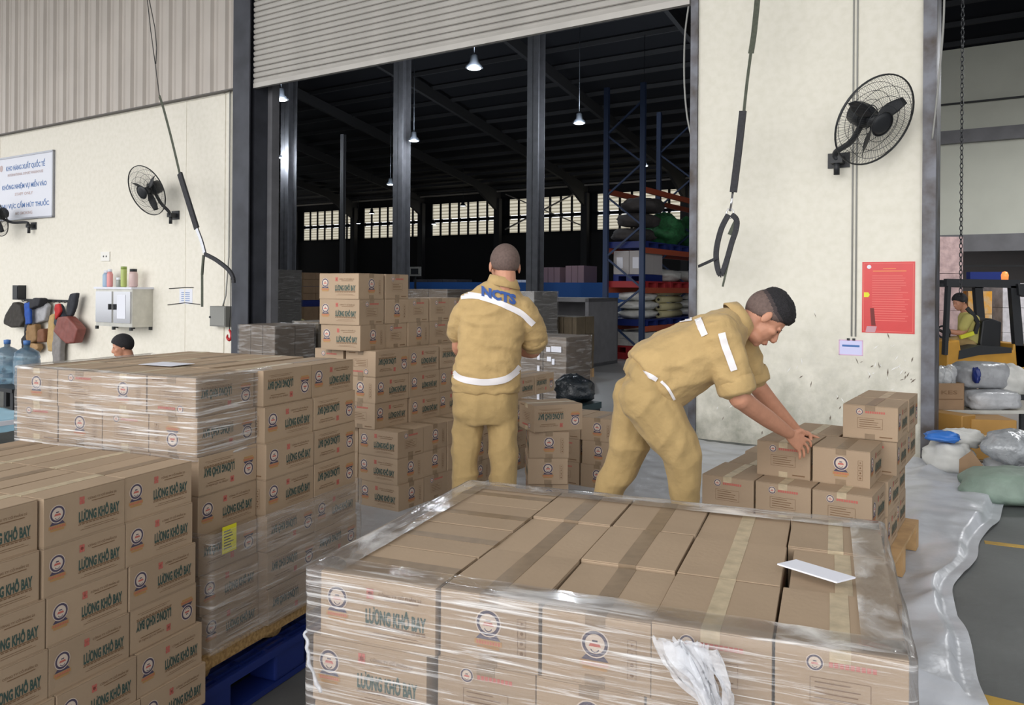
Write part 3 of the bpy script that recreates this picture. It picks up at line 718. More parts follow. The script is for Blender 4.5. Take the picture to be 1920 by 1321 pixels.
def head_extras(c, A, s, root, base, hair_thick=0.006, top_from=0.02, slope=0.0, front=0.062, mats=None):
    "hair and eyes, as meshes under the person"
    c = Vector(c); mb = MB(); n, m = 72, 48; idx = {}; vs = []; 
    def hl(y): return -0.062+(y+0.1)*(0.056/0.1) if y < 0 else -0.006+(y/0.08)*(front+0.006)
    fs = []; mats = []
    for j in range(m+1):
        t = PI*0.78*j/m
        for k in range(n):
            a = 2*PI*k/n; d = Vector((math.sin(t)*math.cos(a), math.sin(t)*math.sin(a), math.cos(t)))
            base_p = Vector((d.x*.0755, d.y*.0945, d.z*.0895))+Vector((0, -.012, .03))
            lim = hl(base_p.y); e = max(0.0, min(1.0, (base_p.z-lim)/0.02)); top = max(0.0, min(1.0, (base_p.z-top_from+slope*min(0, base_p.y))/0.035))
            th = 0.0015+e*0.003+top*hair_thick+((noise.noise(base_p*90)*0.004+noise.noise(base_p*210)*0.003)*top*(1 if hair_thick > .01 else .2))
            p = base_p+d*(th if base_p.z > lim else -0.004)
            vs.append(c+A @ (p*s)-base)
    for j in range(m):
        for k in range(n):
            k2 = (k+1) % n; q = (j*n+k, (j+1)*n+k, (j+1)*n+k2, j*n+k2)
            t = PI*0.78*(j+.5)/m; a = 2*PI*(k+.5)/n; z = math.cos(t)*.0895+.03; y = math.sin(t)*math.sin(a)*.0945-.012
            if z < hl(y)-0.004: continue
            mb.f.append(q); q_ = z-(top_from-slope*min(0, y)); mb.m.append(0 if q_ > 0 else (2 if q_ > -.016 and hair_thick > .01 else 1)); mb.sm.append(True)
    mb.v = [tuple(v) for v in vs]
    o = mb.build('hair', mats or [M['hair'], M['shaved'], M['fade']], root); fix_normals(o.data)
    for sx in (-1, 1):
        mb = MB(); ellip(mb, c+A @ (Vector((sx*.030, .071, .001))*s)-base, (.009*s, .0065*s, .0028*s), A, 10); mb.build('eye', M['eye'], root)
        mb = MB(); ellip(mb, c+A @ (Vector((sx*.030, .0765, .019))*s)-base, (.016*s, .004*s, .0025*s), A, 10); mb.build('eyebrow', M['hair'], root)
    mb = MB(); ellip(mb, c+A @ (Vector((0, .0885, -.062))*s)-base, (.019*s, .006*s, .0045*s), A, 10); mb.build('lips', M['lip'], root)
def finger(mb, k, d0, d1, d2, ln, r):
    "three bones from the knuckle k"
    a = Vector(k); b = a+Vector(d0).normalized()*ln*.45; c = b+Vector(d1).normalized()*ln*.32; e = c+Vector(d2).normalized()*ln*.25
    limb(mb, [a, b, c, e], [r*1.08, r, r*.95, r*.82], 10, 3)
def hand(mb, wrist, kn, lat, nrm, d1, d2, thumb, s=1.0, r=0.0085, fan=0.12):
    "palm from wrist to knuckle centre kn; lat points to the thumb side, nrm out of the back of the hand"
    wrist, kn = Vector(wrist), Vector(kn); p = (kn-wrist); L = p.length; p.normalize()
    lat = Vector(lat); lat = (lat-p*lat.dot(p)).normalized(); nr = Vector(nrm).normalized()
    loft(mb, [(wrist, lat, nr, .027*s, .020*s), (wrist+p*L*.35, lat, nr, .036*s, .018*s), (wrist+p*L*.8, lat, nr, .041*s, .015*s), (kn+p*.008, lat, nr, .039*s, .012*s)], 16)
    for i, (o, ln) in enumerate(((.030, .074), (.010, .082), (-.010, .076), (-.029, .060))):
        f = lat*fan*(o/.03)
        finger(mb, kn+lat*o*s-p*.004, p+f, Vector(d1)+f, Vector(d2)+f*.5, ln*s, r*s)
    b = wrist+p*L*.30+lat*.030*s; t = Vector(thumb)
    c = b+(lat*.6+p*.8).normalized()*.034*s; e = c+(t-c).normalized()*.032*s
    limb(mb, [b-lat*.012*s, c, e, e+(t-c).normalized()*.022*s], [.015*s, .012*s, .0105*s, .0085*s], 10, 3)
CAMP = Vector((0, 0, CAMH))
def bvh_of(me, base): return BVHTree.FromPolygons([v.co+Vector(base) for v in me.vertices], [tuple(p.vertices) for p in me.polygons])
def hit(bvh, x, y):
    d = ray(x, y).normalized(); h = bvh.ray_cast(CAMP, d)
    return h[0], h[1], d
def sew_strip(bvh, pts, w, base, name, root, m, n=24, across=5):
    "a band sewn onto a garment along a line of points on it"
    P, _ = catmull([(p[0], p[1], 0) for p in pts], [0]*len(pts), max(2, n//max(1, len(pts)-1)))
    rows = []
    for i, p in enumerate(P):
        d = (P[min(i+1, len(P)-1)]-P[max(i-1, 0)]); d.normalize(); nn = Vector((-d.y, d.x, 0)); row = []
        for k in range(across):
            q = p+nn*w*(k/(across-1)-.5); h, nr, _ = hit(bvh, q.x, q.y); row.append(None if h is None else h+nr*0.005)
        rows.append(row)
    mb = MB(); idx = {}
    for i, row in enumerate(rows):
        for k, v in enumerate(row):
            if v is not None: idx[i, k] = len(mb.v); mb.v.append(tuple(v-base))
    for i in range(len(rows)-1):
        for k in range(across-1):
            q = [(i, k), (i+1, k), (i+1, k+1), (i, k+1)]
            if all(t in idx for t in q):
                vv = [Vector(mb.v[idx[t]]) for t in q]
                if max((vv[a]-vv[b]).length for a in range(4) for b in range(a)) < 0.12: mb.f.append([idx[t] for t in q]); mb.m.append(0); mb.sm.append(True)
    return mb.build(name, m, root)
def sew_text(bvh, body, c, w, h, slope, base, name, root, m, bold=0.06):
    vs, fs = text_mesh(body, 1.0, bold)
    bm = bmesh.new(); bv_ = [bm.verts.new(v) for v in vs]
    for f in fs:
        try: bm.faces.new([bv_[i] for i in f])
        except ValueError: pass
    bmesh.ops.triangulate(bm, faces=bm.faces)
    for _ in range(3):
        es = [e for e in bm.edges if e.calc_length() > .12]
        if es: bmesh.ops.subdivide_edges(bm, edges=es, cuts=1); bmesh.ops.triangulate(bm, faces=bm.faces)
    bm.verts.index_update(); vs = [tuple(v.co) for v in bm.verts]; fs = [tuple(v.index for v in f.verts) for f in bm.faces]; bm.free()
    xs = [v[0] for v in vs]; ys = [v[1] for v in vs]
    mb = MB(); ok = {}
    for i, v in enumerate(vs):
        u = (v[0]-(min(xs)+max(xs))/2)/(max(xs)-min(xs))*w; t = -(v[1]-(min(ys)+max(ys))/2)/(max(ys)-min(ys))*h
        q, nr, d = hit(bvh, c[0]+u, c[1]+u*slope+t)
        if q is not None: ok[i] = len(mb.v); mb.v.append(tuple(q+nr*0.005-d*0.003-base))
    for f in fs:
        if all(i in ok for i in f): mb.f.append([ok[i] for i in f]); mb.m.append(0); mb.sm.append(False)
    return mb.build(name, m, root)
def shoe(fr_heel, toe, root, base):
    h, t = Vector(fr_heel), Vector(toe); d = (t-h).normalized(); x = d.cross(Vector((0, 0, 1))); mb = MB()
    loft(mb, [(h+Vector((0, 0, .035)), x, (0, 0, 1), .030, .032), (h+d*.06+Vector((0, 0, .045)), x, (0, 0, 1), .038, .045), (h+d*.14+Vector((0, 0, .036)), x, (0, 0, 1), .044, .035), (h+d*.22+Vector((0, 0, .027)), x, (0, 0, 1), .043, .026), (h+d*.265+Vector((0, 0, .02)), x, (0, 0, 1), .025, .018)], 18)
    mb.v = [tuple(Vector(v)-base) for v in mb.v]
    return mb.build('shoe', M['shoe'], root)

# ---------------------------------------------------------------- standing worker, seen from behind
YS = 4.70
def P(x, y, Y=YS): return at(x, y, Y)
base = Vector((P(908, 900).x, YS, 0)); S = empty('person', base, label='person standing with back turned in khaki uniform lettered NCTS beside the stack', cat='person')
X1, Yd = Vector((1, 0, 0)), Vector((0, 1, 0))
tilt = Vector((1, 0, -0.20)).normalized()
body = MB(); hc = P(946, 500, YS+.03); A = head_axes((-.22, 1, -.22), (0, .18, 1)); hs = 1.08
add_head(body, hc, A, hs, P(941, 548))
loft(body, [(P(912, 745), X1, Yd, .13, .09), (P(916, 690), X1, Yd, .13, .09), (P(925, 610), X1, Yd, .15, .09), (P(932, 570), tilt, Yd, .15, .07), (P(940, 545), tilt, Yd, .06, .05)])
limb(body, [P(880, 577), P(866, 625, 4.78), P(862, 655, 4.86), P(890, 650, 5.05), P(905, 640, 5.12)], [.05, .046, .042, .036, .028])
hand(body, P(905, 640, 5.12), P(925, 640, 5.19), (0, .2, 1), (-1, .2, .3), (.6, .6, -.3), (.8, 0, -.5), P(928, 625, 5.16))
limb(body, [P(984, 588), P(1000, 630, 4.76), P(1000, 657, 4.84), P(975, 655, 5.02), P(962, 648, 5.12)], [.052, .048, .044, .036, .028])
hand(body, P(962, 648, 5.12), P(945, 645, 5.19), (0, .2, 1), (1, .2, .3), (-.6, .6, -.3), (-.8, 0, -.5), P(944, 630, 5.16))
for hx, kx, ax_ in ((882, 874, 872), (940, 945, 941)):
    limb(body, [P(hx, 745), P(kx, 870), P(ax_, 975)], [.075, .05, .04])
me = shift(remesh(body, .0052, 4, 'body', [M['skin']]), base); link('body', me, S)
sh = MB()
loft(sh, [(P(911, 733), X1, Yd, .188, .130), (P(911, 712), X1, Yd, .194, .137), (P(913, 690), X1, Yd, .190, .137), (P(918, 655), X1, Yd, .180, .128), (P(923, 618), X1, Yd, .190, .128), (P(929, 585), tilt, Yd, .196, .120), (P(934, 562), tilt, Yd, .175, .102), (P(938, 546), tilt, Yd, .130, .085), (P(943, 531), tilt, Yd, .068, .066)])
limb(sh, [P(888, 572), P(868, 598, 4.74), P(861, 622, 4.80)], [.085, .075, .068])
limb(sh, [P(975, 582), P(994, 610, 4.74), P(1001, 638, 4.79)], [.085, .080, .076])
me = remesh(sh, .008, 5, 'shirt', [M['khaki']], amp=.015, freq=6.0, aniso=(1, 1, 1.9), seed=1)
bv = bvh_of(me, (0, 0, 0)); shift(me, base); shirt = link('shirt', me, S)
col = MB(); 
for k in range(24):
    a = 2*PI*k/24; 
P0 = P(944, 532); ring = lambda r, z: [P0+tilt*(r*math.cos(2*PI*k/28))+Yd*(r*.95*math.sin(2*PI*k/28))+Vector((0, 0, z-.2*r*0*math.cos(2*PI*k/28)))-base for k in range(28)]
rr = [ring(.074, .040), ring(.080, .041), ring(.100, -.010), ring(.094, -.016)]
col.add([v for r_ in rr for v in r_], [(j*28+k, j*28+(k+1) % 28, (j+1)*28+(k+1) % 28, (j+1)*28+k) for j in range(3) for k in range(28)], 0, True)
col.build('collar', M['khaki'], S)
for c0, c1, r_ in ((P(862, 618, 4.79), P(860, 628, 4.81), .074), (P(1000, 633, 4.78), P(1002, 643, 4.80), .082)):
    cf = MB(); cf.tube([c0-base, c1-base], r_, 20); cf.build('sleeve_cuff', M['khaki'], S)
tr = MB()
loft(tr, [(P(911, 715), X1, Yd, .172, .115), (P(910, 745), X1, Yd, .182, .130), (P(909, 775), X1, Yd, .180, .128), (P(909, 792), X1, Yd, .165, .112)])
limb(tr, [P(880, 780), P(873, 850), P(872, 920), P(871, 972)], [.088, .078, .072, .07])
limb(tr, [P(940, 780), P(944, 850, 4.68), P(942, 920), P(938, 972)], [.088, .080, .075, .070])
me = shift(remesh(tr, .008, 5, 'trousers', [M['khaki2']], amp=.016, freq=6.0, aniso=(1, 1, 1.0), seed=2), base); link('trousers', me, S)
head_extras(hc, A, hs, S, base, 0.003, 0.30, front=.07, mats=[M['crop'], M['crop']])
for hx in (872, 939): shoe((P(hx, 980).x, YS-.05, 0.0), (P(hx+4, 980).x, YS+.2, 0), S, base)
sew_strip(bv, [(861, 556), (885, 554), (915, 560), (950, 574), (978, 588), (1000, 608)], 11, base, 'back_reflective_stripe', S, M['reflect'])
sew_strip(bv, [(850, 698), (862, 708), (885, 714), (915, 716), (945, 711), (962, 701), (975, 688)], 12, base, 'hem_reflective_stripe', S, M['reflect'])
sew_text(bv, 'NCTS', (935, 554), 64, 19, 0.26, base, 'back_lettering', S, M['navytext'])

# ---------------------------------------------------------------- bending worker
YB = 3.80
def Q(x, y, Y=YB): return at(x, y, Y)
base = Vector((Q(1230, 900).x, YB, 0)); B = empty('person', base, label='person in khaki uniform bending over to set down a carton', cat='person')
tdir = (Q(1385, 600)-Q(1215, 712)).normalized(); tper = Vector((tdir.z, 0, -tdir.x)); tper.normalize()
body = MB(); hs = 1.10; up = Vector((.80, 0, .60)); fc = Vector((.60, -.10, -.80)); A = head_axes(fc, up); hc = Q(1433, 597, 3.80)
add_head(body, hc, A, hs, Q(1378, 618))
loft(body, [(Q(1205, 735), Yd, tper, .13, .09), (Q(1250, 690), Yd, tper, .13, .09), (Q(1320, 645), Yd, tper, .15, .09), (Q(1362, 620), Yd, tper, .14, .07), (Q(1388, 605), Yd, tper, .06, .05)])
# near (right) arm and hand: fingers hang over the front of the carton, thumb along its top edge
limb(body, [Q(1347, 632, 3.64), Q(1382, 735, 3.62), Q(1395, 752, 3.64), Q(1440, 785, 3.76), Q(1478, 811, 3.87)], [.058, .048, .046, .042, .028])
hand(body, Q(1478, 811, 3.87), Q(1502, 832, 3.915), (.75, .25, .55), (.1, -.95, .25), (.35, .25, -.90), (.10, .45, -.95), Q(1529, 822, 3.95), 0.98, fan=.30)
# far (left) arm, hand flat on the carton
limb(body, [Q(1375, 625, 3.98), Q(1414, 712, 4.0), Q(1425, 730, 4.02), Q(1462, 775, 4.10), Q(1492, 806, 4.16)], [.056, .047, .045, .04, .028])
hand(body, Q(1492, 806, 4.16), Q(1510, 813, 4.19), (-.1, -.9, .2), (0, 0, 1), (.9, .2, -.35), (.8, .1, -.6), Q(1520, 822, 4.12), 0.95)
limb(body, [Q(1213, 745, 3.72), Q(1258, 815, 3.70), Q(1280, 862, 3.70), Q(1283, 940, 3.70), Q(1284, 1080, 3.70)], [.07, .055, .048, .042, .038])
limb(body, [Q(1198, 745, 3.92), Q(1183, 820, 3.94), Q(1166, 870, 3.95), Q(1140, 930, 3.96), Q(1114, 1070, 3.98)], [.07, .05, .045, .04, .036])
me = shift(remesh(body, .005, 4, 'body', [M['skin']]), base); link('body', me, B)
sh = MB()
loft(sh, [(Q(1217, 714), Yd, tper, .195, .160), (Q(1233, 703), Yd, tper, .205, .166), (Q(1268, 680), Yd, tper, .212, .160), (Q(1305, 660), Yd, tper, .215, .150), (Q(1340, 637), Yd, tper, .215, .132), (Q(1364, 617), Yd, tper, .175, .098), (Q(1382, 603), Yd, tper, .085, .072)], p=2.5)
limb(sh, [Q(1345, 628, 3.66), Q(1362, 672, 3.64), Q(1377, 716, 3.63)], [.100, .092, .080])
limb(sh, [Q(1372, 622, 3.96), Q(1392, 665, 3.98), Q(1410, 700, 4.0)], [.090, .082, .074])
me = remesh(sh, .008, 5, 'shirt', [M['khaki']], amp=.016, freq=6.0, aniso=(1.0, 1, 1.6), seed=5)
bv = bvh_of(me, (0, 0, 0)); shift(me, base); link('shirt', me, B)
for c0, c1, r0 in ((Q(1374, 702, 3.63), Q(1383, 735, 3.63), .088), (Q(1407, 690, 4.0), Q(1415, 716, 4.0), .080)):
    cf = MB(); cf.tube([c0-base, c0.lerp(c1, .3)-base, c0.lerp(c1, .8)-base, c1-base], [r0*.93, r0, r0, r0*.95], 22); cf.build('sleeve_cuff', M['khaki'], B)
nb = Q(1386, 598); nd = (Q(1415, 585)-Q(1380, 605)).normalized(); npd = Vector((nd.z, 0, -nd.x))
rg = lambda r, t: [nb+Yd*(r*math.cos(2*PI*k/28))+npd*(r*math.sin(2*PI*k/28))+nd*t-base for k in range(28)]
rr = [rg(.070, .030), rg(.078, .030), rg(.100, -.022), rg(.094, -.026)]
cl = MB(); cl.add([v for r_ in rr for v in r_], [(j*28+k, j*28+(k+1) % 28, (j+1)*28+(k+1) % 28, (j+1)*28+k) for j in range(3) for k in range(28)], 0, True); cl.build('collar', M['khaki'], B)
tr = MB()
hx = Vector((.72, 0, .40)).normalized(); hp = Vector((hx.z, 0, -hx.x))
loft(tr, [(Q(1232, 706), Yd, tper, .175, .142), (Q(1212, 724), Yd, tper, .195, .158), (Q(1203, 742), Yd, tper, .19, .150)])
limb(tr, [Q(1213, 745, 3.72), Q(1258, 815, 3.70), Q(1280, 862, 3.70), Q(1283, 940, 3.70), Q(1284, 1078, 3.70)], [.125, .102, .085, .064, .062])
limb(tr, [Q(1198, 745, 3.92), Q(1183, 820, 3.94), Q(1166, 870, 3.95), Q(1140, 930, 3.96), Q(1112, 1070, 3.98)], [.125, .096, .082, .068, .064])
me = shift(remesh(tr, .008, 5, 'trousers', [M['khaki2']], amp=.016, freq=6.0, aniso=(1.3, 1, 1.0), seed=9), base); link('trousers', me, B)
head_extras(hc, A, hs, B, base, 0.017, 0.044, slope=.34, front=.060)
shoe((Q(1278, 1080, 3.7).x-.05, 3.70, 0), (Q(1278, 1080, 3.7).x+.2, 3.68, 0), B, base)
shoe((Q(1112, 1070, 3.98).x-.05, 3.98, 0), (Q(1112, 1070, 3.98).x+.2, 3.97, 0), B, base)
sew_strip(bv, [(1309, 598), (1315, 612), (1322, 629)], 13, base, 'shoulder_reflective_stripe', B, M['reflect'])
sew_strip(bv, [(1353, 625), (1359, 648), (1368, 672), (1376, 694)], 13, base, 'sleeve_reflective_stripe', B, M['reflect'])
sew_strip(bv, [(1170, 676), (1185, 688), (1208, 698), (1232, 711)], 8, base, 'hem_reflective_stripe', B, M['reflect'], n=30)
sew_strip(bv, [(1240, 714), (1254, 730), (1264, 748)], 5, base, 'hem_piping', B, M['reflect'], n=16)
sew_strip(bv, [(1238, 614), (1262, 604), (1298, 598)], 8, base, 'back_reflective_stripe', B, M['reflect'])
# ================================================================== plastic: floor sheet and stretch film
def film_mat(name, base=0.08, streak=0.72, zs=85.0, hs=2.6, rough=0.18, white=(0.93, 0.92, 0.92)):
    m = bpy.data.materials.new(name); m.use_nodes = True; nt = m.node_tree; nt.nodes.clear()
    out = nt.nodes.new('ShaderNodeOutputMaterial'); tc = nt.nodes.new('ShaderNodeTexCoord')
    mp = nt.nodes.new('ShaderNodeMapping'); mp.inputs['Scale'].default_value = (hs, hs, zs); nt.links.new(tc.outputs['Object'], mp.inputs[0])
    n = nt.nodes.new('ShaderNodeTexNoise'); n.inputs['Scale'].default_value = 1.0; n.inputs['Detail'].default_value = 5; n.inputs['Roughness'].default_value = 0.6; n.inputs['Distortion'].default_value = 0.6
    nt.links.new(mp.outputs[0], n.inputs[0])
    r = nt.nodes.new('ShaderNodeValToRGB'); r.color_ramp.elements[0].position = 0.50; r.color_ramp.elements[0].color = (base,)*3+(1,); r.color_ramp.elements[1].position = 0.69; r.color_ramp.elements[1].color = (streak,)*3+(1,)
    nt.links.new(n.outputs[0], r.inputs[0])
    bp = nt.nodes.new('ShaderNodeBump'); bp.inputs['Strength'].default_value = 0.55; bp.inputs['Distance'].default_value = 0.01; nt.links.new(n.outputs[0], bp.inputs['Height'])
    tr = nt.nodes.new('ShaderNodeBsdfTransparent'); tr.inputs[0].default_value = (0.97, 0.965, 0.96, 1)
    pr = nt.nodes.new('ShaderNodeBsdfPrincipled'); pr.inputs['Base Color'].default_value = (*white, 1); pr.inputs['Roughness'].default_value = rough
    nt.links.new(bp.outputs[0], pr.inputs['Normal'])
    gl = nt.nodes.new('ShaderNodeBsdfGlossy'); gl.inputs['Roughness'].default_value = 0.12; nt.links.new(bp.outputs[0], gl.inputs['Normal'])
    fr = nt.nodes.new('ShaderNodeFresnel'); fr.inputs[0].default_value = 1.45; nt.links.new(bp.outputs[0], fr.inputs['Normal'])
    m1 = nt.nodes.new('ShaderNodeMixShader'); nt.links.new(r.outputs[0], m1.inputs[0]); nt.links.new(tr.outputs[0], m1.inputs[1]); nt.links.new(pr.outputs[0], m1.inputs[2])
    m2 = nt.nodes.new('ShaderNodeMixShader'); fm = nt.nodes.new('ShaderNodeMath'); fm.operation = 'MULTIPLY'; fm.inputs[1].default_value = 0.55; nt.links.new(fr.outputs[0], fm.inputs[0]); nt.links.new(fm.outputs[0], m2.inputs[0]); nt.links.new(m1.outputs[0], m2.inputs[1]); nt.links.new(gl.outputs[0], m2.inputs[2])
    nt.links.new(m2.outputs[0], out.inputs[0]); return m
M['film'] = film_mat('stretch_film')
M['film4'] = film_mat('thin_film', 0.10, 0.38, 60, 3.5)
M['film3'] = film_mat('dull_film', 0.03, 0.30, 40, 5)
M['film2'] = mat('bunched_film', srgb(226, 228, 234), 0.25, 0, 0.12, 40, 0.3, 60, alpha=0.5)
M['sheetp'] = mat('polythene_sheet', srgb(214, 218, 226), 0.3, 0, 0.14, 5, 0.25, 14, spec=0.5, alpha=0.86)
M['baggrey'] = film_mat('grey_film', 0.55, 0.8, 14, 14, 0.25, (0.7, 0.72, 0.74))
def rrect(w, d, r, n=6):
    "rounded rectangle outline 0..w, 0..d, starting at the near-left corner, anticlockwise; gives point, outward normal"
    out = []
    for cx, cy, a0 in ((r, r, PI), (w-r, r, 1.5*PI), (w-r, d-r, 0), (r, d-r, .5*PI)):
        for k in range(n+1):
            a = a0+PI/2*k/n; nn = Vector((math.cos(a), math.sin(a), 0)); out.append((Vector((cx, cy, 0))+nn*r, nn))
    pts = []
    for i in range(len(out)):
        p, q = out[i], out[(i+1) % len(out)]; L = (q[0]-p[0]).length; m = max(1, int(L/0.03))
        for k in range(m): t = k/m; pts.append((p[0].lerp(q[0], t), p[1].lerp(q[1], t).normalized()))
    return pts
def film_wrap(fr, x0, y0, w, d, z0, z1, name, label, top=0.0, gap=0.012, urange=None, amp=0.004, seed=0, m=None):
    m_f = m; pts = rrect(w+2*gap, d+2*gap, 0.02)
    if urange: n_ = len(pts); pts = [pts[i % n_] for i in range(int(urange[0]*n_), int(urange[1]*n_)+1)]
    closed = urange is None; N = len(pts)
    prof = [(0.0, z0+(z1-z0)*k/40) for k in range(41)]
    if top > 0: prof += [(0.006, z1+.003), (0.02, z1+.006)]+[(0.02+top*k/6, z1+.006-0.001*k) for k in range(1, 7)]
    vs = []
    for i, (p, nn) in enumerate(pts):
        for inn, z in prof:
            q = Vector((p.x-gap, p.y-gap, 0))-nn*inn
            dd = amp*noise.noise(Vector((q.x*3, q.y*3, z*26+seed)))+amp*.7*noise.noise(Vector((q.x*11, q.y*11, z*40+seed)))
            if inn > .01: q = q+Vector((0, 0, abs(dd)*.8)); zz = z+abs(dd)
            else: q = q+nn*dd; zz = z
            vs.append(Vector((q.x, q.y, zz)))
    m = len(prof); fs = [(i*m+j, ((i+1) % N)*m+j, ((i+1) % N)*m+j+1, i*m+j+1) for i in range(N if closed else N-1) for j in range(m-1)]
    mb = MB(); mb.add(vs, fs, 0, True)
    o = mb.build(name, m_f or M['film'], None, fr(x0, y0), (0, 0, fr.a))
    return tag(o, label, 'film')
film_wrap(F3, -0.035, 0.0, P3W+.035, P3D+.008, -0.34, 0.684, 'stretch_film', 'clear stretch film wound round the load with the white paper', top=0.085, seed=3)
film_wrap(F2, -4*pw, 0.0, 4*pw, 3*pl, 0.69, 1.042, 'stretch_film', 'clear stretch film over the front of the tall load\'s upper two layers', top=0.03, gap=.010, urange=(-.16, .385), seed=8)
film_wrap(F2, -4*pw, 0.0, 4*pw+.09, 3*pl, -0.10, 0.40, 'stretch_film', 'clear stretch film round the lower layers of the tall load', gap=.012, seed=11, m=M['film4'])
# bunched film hanging down the wrapped load, and wisps
def rope(name, pts, rad, label, seed=0, sq=.6):
    P_, r_ = catmull(pts, rad, 10); r_ = [r*(1+.35*noise.noise(Vector((i*.21, seed, 0)))) for i, r in enumerate(r_)]
    P_ = [p+Vector((noise.noise(Vector((i*.19, seed, 1)))*.012, noise.noise(Vector((i*.19, seed, 5)))*.004, 0)) for i, p in enumerate(P_)]
    mb = MB(); mb.tube(P_, r_, 14, sq=sq)
    mb.v = [tuple(Vector(v)+noise.noise_vector(Vector(v)*38)*max(rad)*.30) for v in mb.v]
    return tag(mb.build(name, M['film2']), label, 'film')
def f3p(x, y, z, o=-.03): return F3(x, o, z)
def film_tail():
    mb = MB(); path, wd_ = catmull([f3p(.970, 0, .672, -.035), f3p(1.000, 0, .62, -.045), f3p(1.030, 0, .56, -.045), f3p(1.060, 0, .49, -.045), f3p(1.080, 0, .42, -.04), f3p(1.100, 0, .33, -.04)], [.075, .07, .04, .045, .055, .06], 8)
    for k in range(7):
        r_ = random.Random(k+40); o_ = r_.uniform(-.8, .8); w_ = r_.uniform(.35, .7); s0 = r_.uniform(0, 9)
        def fn(u, v, o_=o_, w_=w_, s0=s0):
            t = u*(len(path)-1); i_ = min(int(t), len(path)-2); p = path[i_].lerp(path[i_+1], t-i_); W_ = wd_[i_]
            a = o_+(v-.5)*w_+.35*noise.noise(Vector((u*5+s0, v*2, s0)))
            d_ = .016*noise.noise(Vector((u*9+s0, v*5, s0*2)))-.004*k*.5
            return p+F3.x*(a*W_)-F3.y*(.012+abs(d_)+.003*k)+Vector((0, 0, .012*noise.noise(Vector((v*7, s0, u*3)))))
        mb.grid(fn, 44, 8)
    return tag(mb.build('film_strand', M['film2']), 'bunched white film tail hanging down the front of the wrapped load', 'film')
film_tail()
rope('film_strand', [f3p(-.02, 0, .53, -.03), f3p(-.015, 0, .49, -.04), f3p(.0, 0, .44, -.04), f3p(.02, 0, .38, -.035)], [.006, .007, .008, .008], 'thin film wisp down the corner of the wrapped load', 6)
# polythene sheet on the dock floor
FOOT = [(F4, -.86, .08, -.02, 1.12), (FA, -.75, .03, -.02, 1.9), (FD, -.03, .30, -.03, .38), (FE, -.13, .46, -.03, .38)]
def sheet_fn(u, v):
    s = -3.3+u*3.80; off = 0.12+v*4.43
    e = 0.08*noise.noise(Vector((v*6.0, 3.1, 0)))+0.10*math.exp(-((v-.24)/.14)**2)-0.08*math.exp(-((v-.68)/.14)**2)+.22*max(0, v-.75)/.25
    s += e*max(0, (u-.55)/.45)
    p = wl(s, off, 0)
    k = max(0.0, (u-.72)/.28)
    rid = 1-abs(noise.noise(Vector((s*2.6+1.0*off, off*1.1, 2.0))))*2
    z = .012+.016*noise.noise(Vector((s*3, off*5, 1)))+.010*noise.noise(Vector((s*9, off*7, 4)))
    z += k*(.085*max(0, rid)+.05*math.sin(k*PI))*(1-.5*v)
    for fr, x0, x1, y0, y1 in FOOT:
        q = p-fr.o; x, y = q.dot(fr.x), q.dot(fr.y)
        dx = max(x0-x, 0, x-x1); dy = max(y0-y, 0, y-y1); dd = math.hypot(dx, dy)
        z *= min(1.0, dd/.18)
    if k > 0 and u > .98: z *= .3
    z = max(z, .003)
    if off > 4.23:
        t = off-4.23; p = wl(s, 4.23+min(.05, t)+.02*noise.noise(Vector((s*6, 0, 9))), 0); z = .008-max(0, t-.03)*1.0
    return Vector((p.x, p.y, z))
mb = MB(); mb.grid(sheet_fn, 190, 190); mb.f = [f[::-1] for f in mb.f]
tag(mb.build('plastic_sheet', M['sheetp']), 'crumpled translucent white plastic sheet spread over the dock floor', 'plastic sheet')
# paper and stickers
M['paper'] = mat('white_paper', srgb(226, 228, 238), 0.6)
M['ylabel'] = mat('yellow_label', srgb(226, 220, 40), 0.5)
M['ink_black'] = mat('black_ink', srgb(50, 50, 52), 0.7)
def slabq(name, c, a, b, m, label, cat, t=.0015, lines=0, parts=None):
    "a sheet from corner c along a and b"
    c, a, b = Vector(c), Vector(a), Vector(b); n_ = a.cross(b).normalized()
    mb = MB(); mb.slab([Vector(), a, a+b, b], t, n_); o = mb.build(name, m, None, c); tag(o, label, cat)
    if lines:
        mb = MB(); rr = random.Random(lines)
        for k in range(lines):
            v0 = .16+.74*k/lines; L = rr.uniform(.45, .8); q = b*v0+a*.1+n_*(t+.0004)
            mb.poly([q, q+a*L, q+a*L+b*.30/lines, q+b*.30/lines])
        mb.build('printing', parts or M['ink_black'], o)
    return o
z3 = 0.679
slabq('paper_sheet', F3(1.125, .44, z3+.022), F3.x*.145+F3.y*-.085, F3.y*.055+F3.x*.045, M['paper'], 'folded white paper lying on top of the film-wrapped load', 'paper', .004)
slabq('shipping_label', F2(.052, .10, .28), F2.y*.085, Vector((0, 0, .115)), M['ylabel'], 'yellow shipping label on the lower side of the tall wrapped load', 'label', lines=7)
slabq('shipping_label', F1(.030, -.96, .07), F1.y*.10, Vector((0, 0, .10)), M['ylabel'], 'yellow shipping label on the side of the unwrapped load', 'label', lines=6)
slabq('shipping_label', F3(.505, -.024, .335), F3.x*.05, Vector((0, 0, .06)), M['ylabel'], 'yellow shipping label on the front of the film-wrapped load', 'label', lines=4)
slabq('paper_sheet', F1(-.98, -.52, T1+.003), F1.x*.15, F1.y*.21, M['paper'], 'white paper lying on top of the unwrapped load', 'paper', .001)
slabq('paper_sheet', F2(-.66, .30, 1.045), F2.x*.21, F2.y*.15, M['paper'], 'white paper lying on top of the tall wrapped load', 'paper', .001)
